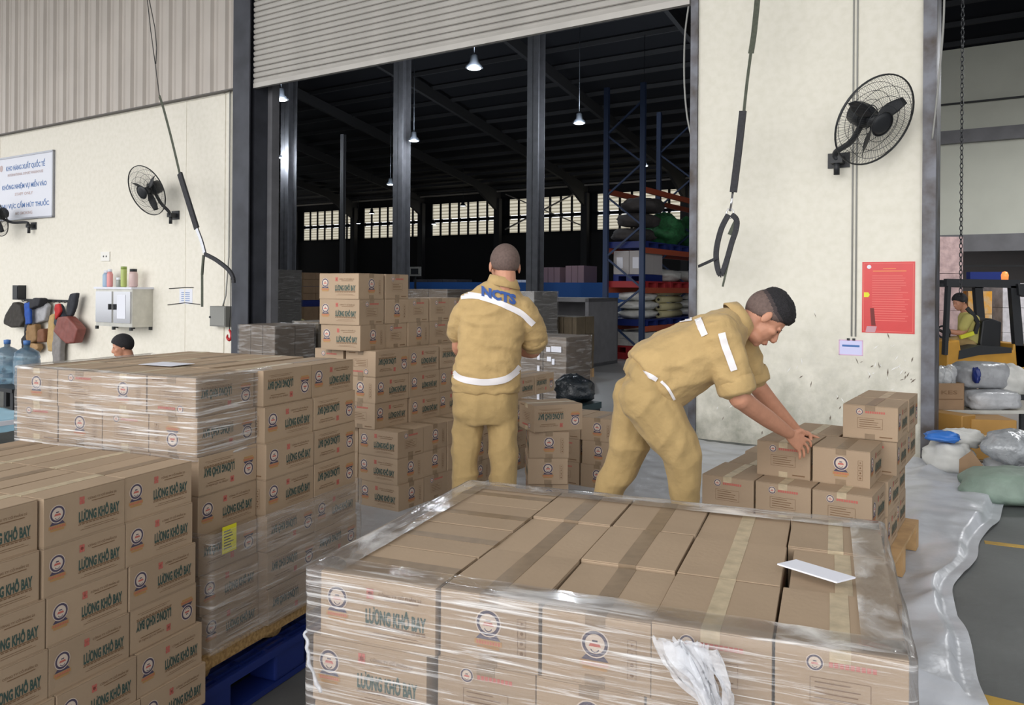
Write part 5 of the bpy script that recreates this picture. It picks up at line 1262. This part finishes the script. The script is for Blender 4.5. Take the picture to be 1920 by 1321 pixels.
def sack(name, c, r, m, label, cat, rz=0.0, seed=0, amp=.16, p=2.6, group=None, tilt=0.0):
    mb = MB(); n_, k_ = 26, 16; vs = []
    for j in range(k_+1):
        t = PI*j/k_
        for i in range(n_):
            a = 2*PI*i/n_; d = Vector((math.sin(t)*math.cos(a), math.sin(t)*math.sin(a), math.cos(t)))
            f = (abs(d.x)**p+abs(d.y)**p+abs(d.z)**p)**(-1/p); f *= 1+amp*noise.noise(d*1.9+Vector((seed, 0, seed*2)))+amp*.5*noise.noise(d*5+Vector((0, seed, 0)))
            v = Vector((d.x*r[0]*f, d.y*r[1]*f, max(-r[2]*.96, d.z*r[2]*f))); vs.append(v)
    fs = [(j*n_+i, (j+1)*n_+i, (j+1)*n_+(i+1) % n_, j*n_+(i+1) % n_) for j in range(k_) for i in range(n_)]
    mb.add(vs, fs, 0, True); o = mb.build(name, m, None, Vector(c)+Vector((0, 0, r[2]*.96)), (tilt, 0, rz))
    return tag(o, label, cat, group)
def load(name, c, rz, dims, nx, ny, nz, m, label, pal=M['blue'], film=None, cat='pallet load', marks=0, skip=0):
    "cartons piled on a pallet, one thing; every carton of it a part"
    r = empty(name, c, rz, label=label, cat=cat); w, d, h = dims; z0 = .14
    mb = MB(); mb.b2(-w/2, w/2, -d/2, d/2, .10, .135)
    mb.build('pallet_deck', pal, r)
    for k in range(3): mb = MB(); x = -w/2+.06+k*(w-.12)/2; mb.b2(x-.06, x+.06, -d/2, d/2, 0, .10); mb.build('pallet_runner', pal, r)
    bw, bd, bh = w/nx, d/ny, (h-z0)/nz; bm_ = MB(); bm_.b2(-bw/2+.004, bw/2-.004, -bd/2+.004, bd/2-.004, 0, bh-.004); me = bm_.mesh('box', m); rr = random.Random(int(abs(c[0])*97+abs(c[1])*31))
    mk = MB(); mk.b2(-bw*.28, bw*.10, -bd/2-.004, -bd/2+.004, bh*.25, bh*.72); mkm = mk.mesh('box_label', M['paper'])
    for k in range(nz):
        for i in range(nx):
            for j in range(ny):
                if 0 < i < nx-1 and 0 < j < ny-1 and k < nz-1: continue
                b = link('box', me, r, (-w/2+bw*(i+.5)+rr.uniform(-.006, .006), -d/2+bd*(j+.5)+rr.uniform(-.006, .006), z0+k*bh))
                if marks and j == 0 and rr.random() < marks: link('box_label', mkm, b)
    if film:
        pts = rrect(w+.03, d+.03, .02); vs = []; H_ = [z0+(h-z0)*k/16 for k in range(17)]
        for p, nn in pts:
            for z in H_: q = p+nn*.006*noise.noise(Vector((p.x*6, p.y*6, z*14))); vs.append((q.x-w/2-.015, q.y-d/2-.015, z))
        mm = len(H_); N = len(pts); mb = MB(); mb.add(vs, [(i*mm+j, ((i+1) % N)*mm+j, ((i+1) % N)*mm+j+1, i*mm+j+1) for i in range(N) for j in range(mm-1)], 0, True); mb.build('film', film, r)
    return r
IR = RZ
# left part of the doorway
def dep(x, y0, Y): return Vector((at(x, 540, Y).x, Y, 0))
load('wrapped_load', dep(510, 0, 14.5), IR, (.62, .8, 1.72), 1, 1, 3, M['greyfilm'], 'tall grey film-wrapped load behind the door post', film=M['film3'])
load('carton_load', dep(570, 0, 17.5), IR, (.9, .8, 1.0), 3, 2, 1, M['brownbox'], 'lower pallet of brown cartons carrying another pallet inside the warehouse', marks=.6)
t_ = load('carton_load', dep(570, 0, 17.5)+Vector((0, 0, 1.0)), IR, (.72, .7, .72), 3, 2, 4, M['brownbox'], 'upper pallet of white-labelled cartons stacked on another pallet', marks=.85)
load('wrapped_load', dep(520, 0, 9.6), IR, (.62, .6, .98), 3, 2, 2, M['graybox'], 'low film-wrapped load of grey cartons just inside the door', film=M['film3'])
load('wrapped_load', dep(602, 0, 10.2), IR, (.45, .5, 1.0), 2, 2, 2, M['darkcage'], 'low film-wrapped load of olive cartons beside the high stack', film=M['film3'])
ex = empty('fire_extinguisher', wl(S_COL1+.14, -.55, 0), 0, label='red fire extinguisher just inside the door post', cat='extinguisher')
mb = MB(); mb.lathe([(.07, .35), (.075, .37), (.075, .72), (.05, .78), (.02, .80)], 16); mb.build('cylinder', M['redpaint'], ex); mb = MB(); mb.b2(-.03, .03, -.02, .02, .80, .86); mb.build('valve', M['black'], ex)
mb = MB(); mb.b2(-.09, .09, -.09, .09, 0, .35); mb.build('stand', M['redpaint'], ex)
# blue roller deck right across the hall, with goods on it
dk = empty('roller_deck', wl(-14, -17, 0), RZ, label='long blue raised roller deck across the warehouse', cat='deck')
mb = MB(); mb.b2(-22, 13, 0, 3, .95, 1.62); mb.build('side_beam', M['deckblue'], dk)
for k in range(12): mb = MB(); x = -21+k*3; mb.b2(x-.08, x+.08, .1, .3, 0, .95); mb.build('leg', M['rackblue'], dk)
for k, (px, wd_, hh, mm, lb) in enumerate(((1046, .75, .55, M['pinkbox'], 'mauve cartons on the blue roller deck beside the column'), (1090, .75, .60, M['pinkbox'], 'mauve cartons on the blue roller deck beside the rack'), (985, .9, .10, M['paper'], 'flat white parcel on the blue roller deck'), (830, 2.2, .12, M['darksack'], 'flat dark bundle on the blue roller deck'))):
    s_, _ = wp(px, 520, -18.2); r = empty('deck_parcel', wl(s_, -18.2, 1.62), RZ, label=lb, cat='parcel')
    for i in range(3): mb = MB(); mb.b2(-wd_/2+i*wd_/3+.01, -wd_/2+(i+1)*wd_/3-.01, -.5, .5, 0, hh); mb.build('box', mm, r)
r = empty('display_panel', wl(wp(779, 497, -16.5)[0], -16.5, 0), RZ, label='small display panel on a post before the blue roller deck', cat='panel')
mb = MB(); mb.b2(-.25, .25, -.05, .05, 1.85, 2.2); mb.build('case', M['galv'], r); mb = MB(); mb.b2(-.18, .18, -.06, -.05, 1.92, 2.13); mb.build('screen', M['black'], r); mb = MB(); mb.b2(-.03, .03, -.03, .03, 0, 1.85); mb.build('post', M['wire'], r)
load('wrapped_load', dep(815, 0, 13.5), IR, (1.15, .8, 1.40), 3, 2, 3, M['graybox'], 'grey film-wrapped load behind the high stack', film=M['film3'])
load('wrapped_load', dep(998, 0, 12.5), IR, (.5, .7, 1.38), 1, 1, 2, M['greyfilm'], 'narrow grey wrapped load at the foot of the column', film=M['film3'])
# open steel container and covered pallets in the middle
cn = empty('air_container', dep(1066, 0, 15.5), IR, label='open grey steel container with parcels inside', cat='container')
for (a, b, c, d, e, f) in ((-.75, -.68, -.6, .6, 0, 1.25), (.68, .75, -.6, .6, 0, 1.25), (-.75, .75, -.6, .6, 1.18, 1.25), (-.75, .75, .55, .6, 0, 1.2), (-.75, .75, -.6, .6, 0, .06)): mb = MB(); mb.b2(a, b, c, d, e, f); mb.build('panel', M['colgrey'], cn)
for k in range(3):
    mb = MB(); mb.b2(-.5+k*.35, -.2+k*.35, -.3, .3, .06, .5+.15*(k % 2)); tag(mb.build('parcel', M['pinkbox'] if k else M['brownbox'], None, dep(1066, 0, 15.5), (0, 0, IR)), ['brown parcel', 'tall mauve parcel', 'low mauve parcel'][k]+' inside the open steel container', 'parcel')
load('covered_load', dep(1028, 0, 13.3), IR, (.5, .6, .98), 2, 2, 2, M['darkcage'], 'olive film-covered load left of its striped neighbour', film=M['film3'])
load('covered_load', dep(1078, 0, 13.0), IR, (.4, .6, .98), 5, 2, 3, M['darkcage'], 'olive load in a slatted cover before the steel container', pal=M['wood'])
bx = load('labelled_load', dep(1043, 0, 8.8), IR, (.56, .55, .92), 2, 1, 1, M['graybox'], 'grey-brown wrapped crate with white shipping marks beside the standing worker', film=M['film3'])
mb = MB()
for (x, z, w_, h_) in ((.05, .76, .05, .05), (.11, .76, .12, .06), (.06, .66, .05, .05), (.12, .63, .03, .06)): mb.b2(x, x+w_, -.285, -.29, z, z+h_)
tag(mb.build('shipping_marks', M['paper'], bx), kind='stuff')
mb = MB()
for k in range(4): mb.b2(-.06, -.03, -.285, -.29, .25+k*.14, .33+k*.14)
tag(mb.build('edge_marks', M['paper'], bx), kind='stuff')
# bundle of black bags in clear plastic and dark boxes
sack('wrapped_bundle', dep(1078, 0, 7.6)+Vector((0, 0, .36)), (.185, .18, .13), mat('black_film_bundle', srgb(40, 46, 52), .2, 0, .3, 20, .6, 30), 'black bundle wrapped in glossy plastic on the dark case', 'bundle', seed=3, amp=.25)
dc = empty('dark_case', dep(1078, 0, 7.6), IR, label='dark case under the black plastic bundle', cat='case'); mb = MB(); mb.b2(-.17, .17, -.2, .2, 0, .34); mb.build('body', M['black'], dc); mb = MB(); mb.b2(-.18, .18, -.21, .21, .30, .36); mb.build('lid', mat('teal_lid', srgb(44, 64, 70), .4), dc)
dc = empty('dark_case', dep(1136, 0, 7.25), IR, label='dark lidded case on the floor behind the bending worker', cat='case'); mb = MB(); mb.b2(-.10, .10, -.14, .14, 0, .26); mb.build('body', M['black'], dc); mb = MB(); mb.b2(-.11, .11, -.15, .15, .26, .31); mb.build('lid', mat('teal_lid', srgb(44, 64, 70), .4), dc)
# pallet rack
ra = Vector((1.90, 16.5, 0)); ax_, dy_ = WD, -WN
rk = empty('pallet_rack', ra, RZ, label='tall blue pallet rack with orange beams inside the warehouse', cat='rack')
FWm, BAY = .80, 2.7; HR = 5.5
for b_ in range(3):
    y0 = b_*BAY
    for x in (0, FWm): mb = MB(); mb.b2(x-.05, x+.05, y0-.04, y0+.04, 0, HR); mb.build('upright', M['rackblue'], rk)
    z = .2; k = 0; mb = MB()
    while z < HR-.6:
        mb.bar((0 if k % 2 else FWm, y0, z), (FWm if k % 2 else 0, y0, z+.62), .035); z += .62; k += 1
    mb.build('brace', M['rackblue'], rk)
    mb = MB(); mb.b2(-.12, .08, y0-.12, y0+.1, 0, .32); mb.build('foot_guard', M['rackorange'], rk)
LVZ = (.68, 1.45, 2.25, 3.45)
for b_ in range(2):
    for z in LVZ:
        for x in (0, FWm): mb = MB(); mb.b2(x-.03, x+.03, b_*BAY+.04, (b_+1)*BAY-.04, z-.11, z); mb.build('beam', M['rackorange'], rk)
def onrack(x, y, z): return ra+ax_*x+dy_*y+Vector((0, 0, z))
for b_ in range(2):
    for z, mp in ((0.0, M['redpal']), (.68, M['blue']), (1.45, M['redpal']), (2.25, M['blue'])):
        for hf in range(2):
            r = empty('rack_pallet', onrack(FWm/2, b_*BAY+.7+hf*1.3, z), RZ, label='plastic pallet in the %s bay of the pallet rack' % ('near' if b_ == 0 else 'far'), cat='pallet', group='pallets in the %s rack bay' % ('near' if b_ == 0 else 'far'))
            mb = MB(); mb.b2(-.42, .42, -.55, .55, .10, .13); mb.build('deck', mp, r)
            for k in range(3): mb = MB(); mb.b2(-.42, .42, -.55+k*.49, -.43+k*.49, 0, .10); mb.build('runner', mp, r)
for hf in range(4):
    b_ = hf//2; y = b_*BAY+.7+(hf % 2)*1.3
    load('white_load', onrack(FWm/2, y, .13), RZ, (.75, .9, .42), 2, 2, 2, M['whites'], 'white cartons on the %s floor pallet of the rack' % LV[hf].replace('topmost', 'first'), pal=M['redpal'])
    if hf != 1:
        for k in range(3): sack('grain_sack', onrack(FWm/2, y, .81+k*.185), (.36, .48, .095), M['whites'], 'white sack piled on the first rack level', 'sack', RZ, hf*5+k, group='white sacks on the first rack level')
    else:
        for k in range(4):
            for q in range(2):
                r = empty('fabric_roll', onrack(.22+q*.34, y, .81+k*.16+.07), RZ, label='cream roll lying in the pile on the first rack level', cat='roll', group='cream rolls in the rack'); mb = MB(); mb.cyl((0, -.6, 0), (0, .6, 0), .075, 12); mb.build('roll', M['cream2'], r); mb = MB(); mb.cyl((0, -.605, 0), (0, .605, 0), .03, 8); mb.build('core', M['black'], r)
    if hf in (0,):
        load('white_load', onrack(FWm/2, y, 1.58), RZ, (.7, .9, .62), 2, 2, 1, mat('pale_carton', srgb(176, 172, 172), .6), 'pale grey carton with a white sheet on the second rack level', pal=M['blue'], marks=1)
    else:
        sack('flat_sack', onrack(FWm/2, y, 1.58), (.36, .50, .14), M['whites'], 'white sack lying flat on the second rack level', 'sack', RZ, 20+hf, group='white sacks on the second rack level')
    if hf < 1:
        for k in range(3): sack('dark_sack', onrack(FWm/2+.1*(k-1), y, 2.38+k*.305), (.40, .50, .155), M['darksack'], 'dark bulging sack on the third rack level', 'sack', RZ, 40+k, group='dark sacks on the third rack level')
    else: sack('produce_bundle', onrack(FWm/2, y, 2.38), (.42, .60, .34), M['greengoods'], 'green netted bundle on the third rack level', 'bundle', RZ, 50+hf, .35, group='green netted bundles on the rack')
# far worker
hc = at(549, 580, 16.0); base = Vector((hc.x, 16, 0)); FW_ = empty('person', base, label='distant person in pale yellow shirt among the stored loads', cat='person')
A = head_axes((.5, .8, -.2), (0, 0, 1)); body = MB(); add_head(body, hc, A, 1.0, hc+Vector((0, 0, -.17)))
loft(body, [((hc.x, 16, .02), X1, Yd, .12, .09), ((hc.x, 16, .4), X1, Yd, .13, .09), ((hc.x, 16, hc.z-.25), X1, Yd, .16, .09), ((hc.x, 16, hc.z-.15), X1, Yd, .06, .05)])
link('body', shift(remesh(body, .012, 3, 'body', [M['skin']]), base), FW_)
sh = MB(); loft(sh, [((hc.x, 16, .30), X1, Yd, .17, .12), ((hc.x, 16, hc.z-.35), X1, Yd, .18, .12), ((hc.x, 16, hc.z-.20), X1, Yd, .18, .10), ((hc.x, 16, hc.z-.15), X1, Yd, .07, .06)]); limb(sh, [(hc.x-.18, 16, hc.z-.24), (hc.x-.22, 16.05, hc.z-.5)], [.06, .05]); limb(sh, [(hc.x+.18, 16, hc.z-.24), (hc.x+.22, 16.05, hc.z-.5)], [.06, .05])
link('shirt', shift(remesh(sh, .014, 3, 'shirt', [mat('pale_yellow_cotton', srgb(206, 196, 130), .8)]), base), FW_)
head_extras(hc, A, 1.0, FW_, base, .010, -.1)

# ================================================================== the right doorway and what lies beyond
M['panelw'] = mat('partition_panel', srgb(206, 208, 196), .7, 0, .06, 2)
def wq(name, x0, x1, yt0, yb0, off, t, m):
    "horizontal member seen between two pixel rows at column x0, running along the wall direction"
    s0, zt = wp(x0, yt0, off); s1, _ = wp(x1, yt0, off); _, zb = wp(x0, yb0, off)
    mb = MB(); mb.b2(s0-.6, s1+3, -off, -off+t, zb, zt); return tag(wobj(mb, name, m), kind='structure')
OFFP = -9.0
wq('wall_partition', 1755, 1920, 97, 443, OFFP-.1, .15, M['panelw'])
wq('trim_15', 1755, 1920, 196, 199, OFFP, .05, M['black']); wq('trim_16', 1755, 1920, 247, 271, OFFP+.05, .12, M['colgrey']); wq('trim_17', 1755, 1920, 441, 472, OFFP+.05, .2, M['colgrey'])
wq('trim_18', 1755, 1920, 497, 501, OFFP-1.0, .05, M['black'])
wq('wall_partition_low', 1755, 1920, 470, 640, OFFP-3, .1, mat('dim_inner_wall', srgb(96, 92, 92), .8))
# bay lamp over the right-hand bay
ldd = bpy.data.lights.new('bay_lamp', 'AREA'); ldd.energy = 160; ldd.size = 1.2; ldo = bpy.data.objects.new('bay_lamp', ldd); COL.objects.link(ldo); ldo.location = wl(2.2, -5.0, 4.6)
lm = empty('bay_lamp_panel', wl(2.2, -5.0, 4.66), RZ, label='square lamp panel over the right-hand bay', cat='lamp'); mb = MB(); mb.b2(-.6, .6, -.6, .6, 0, .05); mb.build('housing', M['lampbody'], lm)
mb = MB(); mb.b2(-.55, .55, -.55, .55, -.012, 0); mb.build('diffuser', M['lampglow'], lm)
M['pinkfilm'] = mat('pinkish_wrapped_goods', srgb(206, 178, 176), .25, 0, .35, 9, .4, 30)
M['whitefilm'] = mat('white_wrapped_goods', srgb(222, 218, 222), .25, 0, .3, 8, .4, 30)
M['yelfilm'] = mat('yellow_wrapped_goods', srgb(222, 160, 60), .3, 0, .4, 9, .3, 30, col2=srgb(200, 180, 150))
def bay(x0, x1, y0, y1, Y, d, m, label, mode=(2, 1, 3), name='wrapped_goods', z0=None):
    a, b = at(x0, y0, Y), at(x1, y1, Y); w_, zt, zb = b.x-a.x, a.z, (b.z if z0 is None else z0)
    r = empty(name, ((a.x+b.x)/2, Y, zb), 0, label=label, cat='goods'); nx, ny, nz = mode
    for i in range(nx):
        for k in range(nz):
            mb = MB(); mb.b2(-w_/2+i*w_/nx+.004, -w_/2+(i+1)*w_/nx-.004, 0, d, (zt-zb)*k/nz+.003, (zt-zb)*(k+1)/nz-.003); mb.build('pack', m, r)
    return r
bay(1750, 1806, 443, 525, 12.4, .8, M['pinkfilm'], 'pinkish film-wrapped goods stacked high behind the forklift', (1, 1, 4), z0=0)
bay(1815, 1860, 545, 640, 12.6, .6, M['yelfilm'], 'yellow printed goods stacked behind the forklift driver', (2, 1, 4), z0=0)
bay(1880, 1940, 530, 640, 12.8, .8, M['whitefilm'], 'white film-wrapped goods stacked behind the forklift\'s tail', (2, 1, 4), z0=0)
# forklift truck with driver
YF = 11.0; M['flyellow'] = mat('forklift_yellow', srgb(190, 140, 50), .45, 0, .15, 6); f0 = at(1835, 700, YF)
fk = empty('forklift', (f0.x, YF, 0), 0, label='yellow forklift with black overhead guard in the right-hand bay', cat='forklift'); FO = Vector((f0.x, YF, 0))
def fv(x, y, dY=0): return at(x, y, YF+dY)-FO
def prism(pix, y0, y1, m, name, bev=0.0, parent=None):
    mb = MB(); mb.slab([Vector((fv(x, y).x, y0, fv(x, y).z)) for x, y in pix], y1-y0, (0, 1, 0)); o = mb.build(name, m, parent or fk); fix_normals(o.data)
    if bev: bevel_mesh(o.data, bev, 2)
    return o
prism([(1742, 690), (1742, 636), (1765, 633), (1768, 655), (1800, 648), (1860, 652), (1862, 640), (1905, 642), (1922, 665), (1922, 715), (1742, 715)], -.45, .45, M['flyellow'], 'chassis', .02)
prism([(1762, 668), (1764, 652), (1800, 643), (1858, 647), (1858, 656), (1800, 660)], -.46, .3, M['black'], 'cover_trim')
prism([(1742, 536), (1742, 523), (1874, 525), (1874, 540)], -.45, -.37, M['black'], 'overhead_guard_bar'); prism([(1742, 536), (1742, 523), (1874, 525), (1874, 540)], .37, .45, M['black'], 'overhead_guard_bar')
for k in range(5): prism([(1760+k*24, 531), (1760+k*24, 526), (1766+k*24, 526), (1766+k*24, 531)], -.4, .4, M['black'], 'guard_slat')
prism([(1857, 536), (1872, 536), (1884, 682), (1868, 682)], -.45, -.37, M['black'], 'rear_pillar'); prism([(1857, 536), (1872, 536), (1884, 682), (1868, 682)], .37, .45, M['black'], 'rear_pillar')
prism([(1744, 536), (1750, 536), (1744, 660), (1738, 660)], -.45, -.37, M['black'], 'front_pillar')
prism([(1825, 600), (1840, 595), (1860, 602), (1858, 650), (1822, 652), (1820, 640)], -.22, .22, M['black'], 'seat', .02)
prism([(1866, 532), (1888, 532), (1890, 548), (1878, 556), (1868, 552)], -.5, -.42, M['black'], 'mirror', .01)
mb = MB(); mb.tube([fv(1750, 612), fv(1768, 622), fv(1785, 635)], .02, 8); mb.tube([fv(1766, 622)+Vector((.02, .16*math.cos(a), .16*math.sin(a)*.5)) for a in [2*PI*k/16 for k in range(16)]], .015, 6, closed=True); mb.build('steering_wheel', M['black'], fk)
M['beacon'] = mat('beacon_orange', srgb(240, 120, 60), .3, emit=(1, .35, .1), estr=.8); mb = MB(); mb.lathe([(.04, 0), (.045, .06), (.03, .10), (0, .11)], 14, c=fv(1884, 524, -.3)); mb.build('beacon', M['beacon'], fk)
for (x, y) in ((1768, 705), (1890, 705)):
    for sy in (-.46, .30): mb = MB(); c = fv(x, y); mb.cyl((c.x, sy, .2), (c.x, sy+.16, .2), .2, 20); mb.build('wheel', M['black'], fk)
prism([(1866, 508), (1930, 508), (1930, 525), (1866, 525)], .6, .7, M['blue'], 'rear_light_bar')
hc = at(1799, 566, YF); base = Vector((hc.x, YF, 0)); DR = empty('person', base, label='person in yellow shirt and black vest driving the forklift', cat='person')
A = head_axes((-.95, -.15, -.35), (0, 0, 1)); body = MB(); add_head(body, hc, A, .95, at(1812, 588, YF))
loft(body, [(at(1815, 645, YF), X1, Yd, .10, .14), (at(1818, 615, YF), X1, Yd, .10, .14), (at(1816, 592, YF), X1, Yd, .08, .15), (at(1812, 584, YF), X1, Yd, .05, .06)])
for dy in (-.17, .17): limb(body, [at(1815, 597, YF+dy), at(1805, 622, YF+dy), at(1775, 620, YF+dy*.6)], [.05, .04, .03])
for dy in (-.1, .1): limb(body, [at(1818, 643, YF+dy), at(1785, 640, YF+dy), at(1778, 672, YF+dy)], [.075, .06, .045])
link('body', shift(remesh(body, .009, 4, 'body', [M['skin']]), base), DR)
sh = MB(); loft(sh, [(at(1815, 642, YF), X1, Yd, .13, .17), (at(1818, 615, YF), X1, Yd, .12, .17), (at(1816, 594, YF), X1, Yd, .10, .17), (at(1812, 585, YF), X1, Yd, .06, .07)])
for dy in (-.17, .17): limb(sh, [at(1815, 596, YF+dy), at(1806, 614, YF+dy)], [.07, .06])
link('shirt', shift(remesh(sh, .012, 4, 'shirt', [mat('yellow_cotton', srgb(196, 186, 110), .8)], amp=.008), base), DR)
mb = MB(); P_ = [at(1813, 577, YF-.2), at(1825, 590, YF-.21), at(1834, 605, YF-.2), at(1828, 625, YF-.2)]; 
for a, b in zip(P_[:-1], P_[1:]): mb.bar(a-base, b-base, .05, .03, up=(0, 1, 0))
mb.build('vest_strap', M['black'], DR); mb = MB(); mb.bar(at(1800, 632, YF-.2)-base, at(1825, 624, YF-.2)-base, .04, .05); mb.build('reflective_belt', mat('lime_belt', srgb(220, 220, 60), .4), DR)
link('trousers', shift(remesh(limb(limb(MB(), [at(1818, 645, YF-.1), at(1783, 641, YF-.1), at(1776, 676, YF-.1)], [.09, .075, .06]), [at(1818, 645, YF+.1), at(1783, 641, YF+.1), at(1776, 676, YF+.1)], [.09, .075, .06]), .014, 3, 'trousers', [M['khaki2']]), base), DR)
head_extras(hc, A, .95, DR, base, .010, -.1)
# low bench with parcels, and bags on the floor
YT = 7.3; t0, t1 = at(1745, 768, YT), at(2010, 768, YT); zt = t0.z
bn = empty('packing_bench', ((t0.x+t1.x)/2, YT+.25, 0), 0, label='low grey bench piled with parcels in the right doorway', cat='bench'); wb_ = t1.x-t0.x
mb = MB(); mb.b2(-wb_/2, wb_/2, -.25, .45, zt-.03, zt); mb.build('top', M['galv'], bn)
for sx in (-1, 1):
    for yy in (-.2, .4): mb = MB(); mb.b2(sx*(wb_/2-.04)-.02, sx*(wb_/2-.04)+.02, yy-.02, yy+.02, 0, zt-.03); mb.build('leg', M['wire'], bn)
def tb(x, dY=0.0): return Vector((at(x, 768, YT).x, YT+.15+dY, zt))
bxm = empty('open_carton', tb(1778), .05, label='open brown carton with clear plastic bags on the grey bench', cat='carton'); w_, h_ = .28, .24
for (a, b, c, d) in ((-w_/2, w_/2, -.15, -.145), (-w_/2, w_/2, .145, .15), (-w_/2, -w_/2+.005, -.15, .15), (w_/2-.005, w_/2, -.15, .15)): mb = MB(); mb.b2(a, b, c, d, .002, h_); mb.build('side_panel', M['brownbox'], bxm)
mb = MB(); mb.b2(-w_/2, w_/2, -.15, .15, 0, .004); mb.build('base_panel', M['brownbox'], bxm)
mb = MB(); put_text(mb, 'KES', (0, -.152, h_*.66), .15, .035, (1, 0, 0), (0, 0, 1), 0, .02); mb.build('lettering', M['ink_brown'], bxm)
mb = MB(); mb.b2(-w_*.45, w_*.45, -.152, -.1505, h_*.38, h_*.42); mb.build('print_line', M['ink_brown'], bxm)
for k in range(4): sack('plastic_bag', tb(1762+k*11)+Vector((0, 0, .20)), (.05, .07, .09), M['baggrey'], 'clear plastic bag sticking out of the open carton', 'bag', k*.5, 60+k, .3, group='clear bags in the open carton')
sack('grey_parcel', tb(1867, .1)+Vector((0, 0, .18)), (.24, .18, .12), mat('grey_poly', srgb(160, 162, 166), .3, 0, .2, 14, .4, 20), 'upper grey plastic parcel on the bench', 'parcel', 0, 71, .12, 4)
sack('grey_parcel', tb(1867, -.05), (.24, .16, .09), mat('light_poly', srgb(186, 188, 192), .3, 0, .15, 14, .4, 20), 'lower pale grey plastic parcel on the bench', 'parcel', .1, 72, .14, 4)
sack('white_parcel', tb(1918, .1)+Vector((0, 0, .12)), (.14, .18, .14), M['whites'], 'white plastic parcel at the bench end', 'parcel', .2, 73, .2)
sack('blue_bag', tb(1834, -.12)+Vector((0, 0, .24)), (.03, .04, .07), M['blue'], 'small blue bag tucked beside the grey parcel', 'bag', 0, 74, .3)
M['tanbox'] = mat('ochre_carton', srgb(176, 132, 66), .6, 0, .15, 5); YU = 6.85
def ub(x, y, Y): return Vector((at(x, y, Y).x, Y, 0))
for k, (x0, x1) in enumerate(((1783, 1826), (1828, 1912))):
    a, b = at(x0, 775 if k == 0 else 783, YU), at(x1, 840, YU); r = empty('ochre_carton', ((a.x+b.x)/2, YU+.18, 0), [.5, -.1][k], label=['narrow ochre carton standing under the grey bench', 'wide ochre carton standing under the grey bench'][k], cat='carton'); hh = a.z-.02; w_ = (b.x-a.x)*.97
    mb = MB(); mb.b2(-w_/2, w_/2, -.16, .16, 0, hh); o = mb.build('body', M['tanbox'], r); bevel_mesh(o.data, .006, 1); mb = MB(); mb.b2(-w_*.35, w_*.35, -.163, -.16, hh*.45, hh*.62); mb.build('tape', M['tape2'], r)
sack('white_bag', ub(1778, 880, 6.35), (.16, .17, .13), M['whites'], 'white plastic bag on the floor by the right door post', 'bag', .3, 81, .3)
sack('white_bag', ub(1800, 850, 6.45)+Vector((0, 0, .2)), (.15, .12, .07), M['whites'], 'white crumpled bag lying over the others by the door post', 'bag', -.2, 82, .3)
sack('blue_bag', ub(1768, 840, 6.3)+Vector((0, 0, .26)), (.12, .08, .04), mat('bright_blue_bag', srgb(50, 110, 190), .4), 'bright blue plastic bag on top of the white bags', 'bag', -.5, 83, .3)
sack('silver_bag', ub(1898, 885, 6.1)+Vector((0, 0, .14)), (.22, .16, .12), mat('silver_poly', srgb(170, 174, 178), .22, .1, .3, 16, .6, 18), 'silvery plastic bag slumped before the ochre carton', 'bag', .5, 84, .2, tilt=.2)
sack('silver_bag', ub(1905, 890, 6.2), (.20, .16, .09), mat('pale_poly', srgb(190, 192, 194), .3, 0, .2, 14, .4, 20), 'pale plastic bag underneath the silvery one', 'bag', .1, 85, .2)
bp_ = empty('folded_carton', ub(1835, 905, 5.75), .25, label='flattened brown carton leaning against the bags on the dock', cat='carton')
mb = MB(); mb.add([(-.20, -.05, 0), (.15, -.08, 0), (.24, .1, .03), (.07, .14, .27), (-.05, .12, .22), (-.20, -.03, .02), (.17, -.05, .03), (.09, .16, .27)], [(0, 1, 3, 4), (1, 2, 7, 3), (0, 4, 5)]); o = mb.build('panel', M['brownbox'], bp_); sm = o.modifiers.new('s', 'SOLIDIFY'); sm.thickness = .006
sack('green_sack', ground(1895, 950)+Vector((.12, .12, 0)), (.36, .22, .115), mat('grey_green_sack', srgb(132, 150, 138), .6, 0, .2, 10, .3, 20), 'grey-green woven sack lying on the dock floor', 'sack', -.15, 90, .14, 2.8)
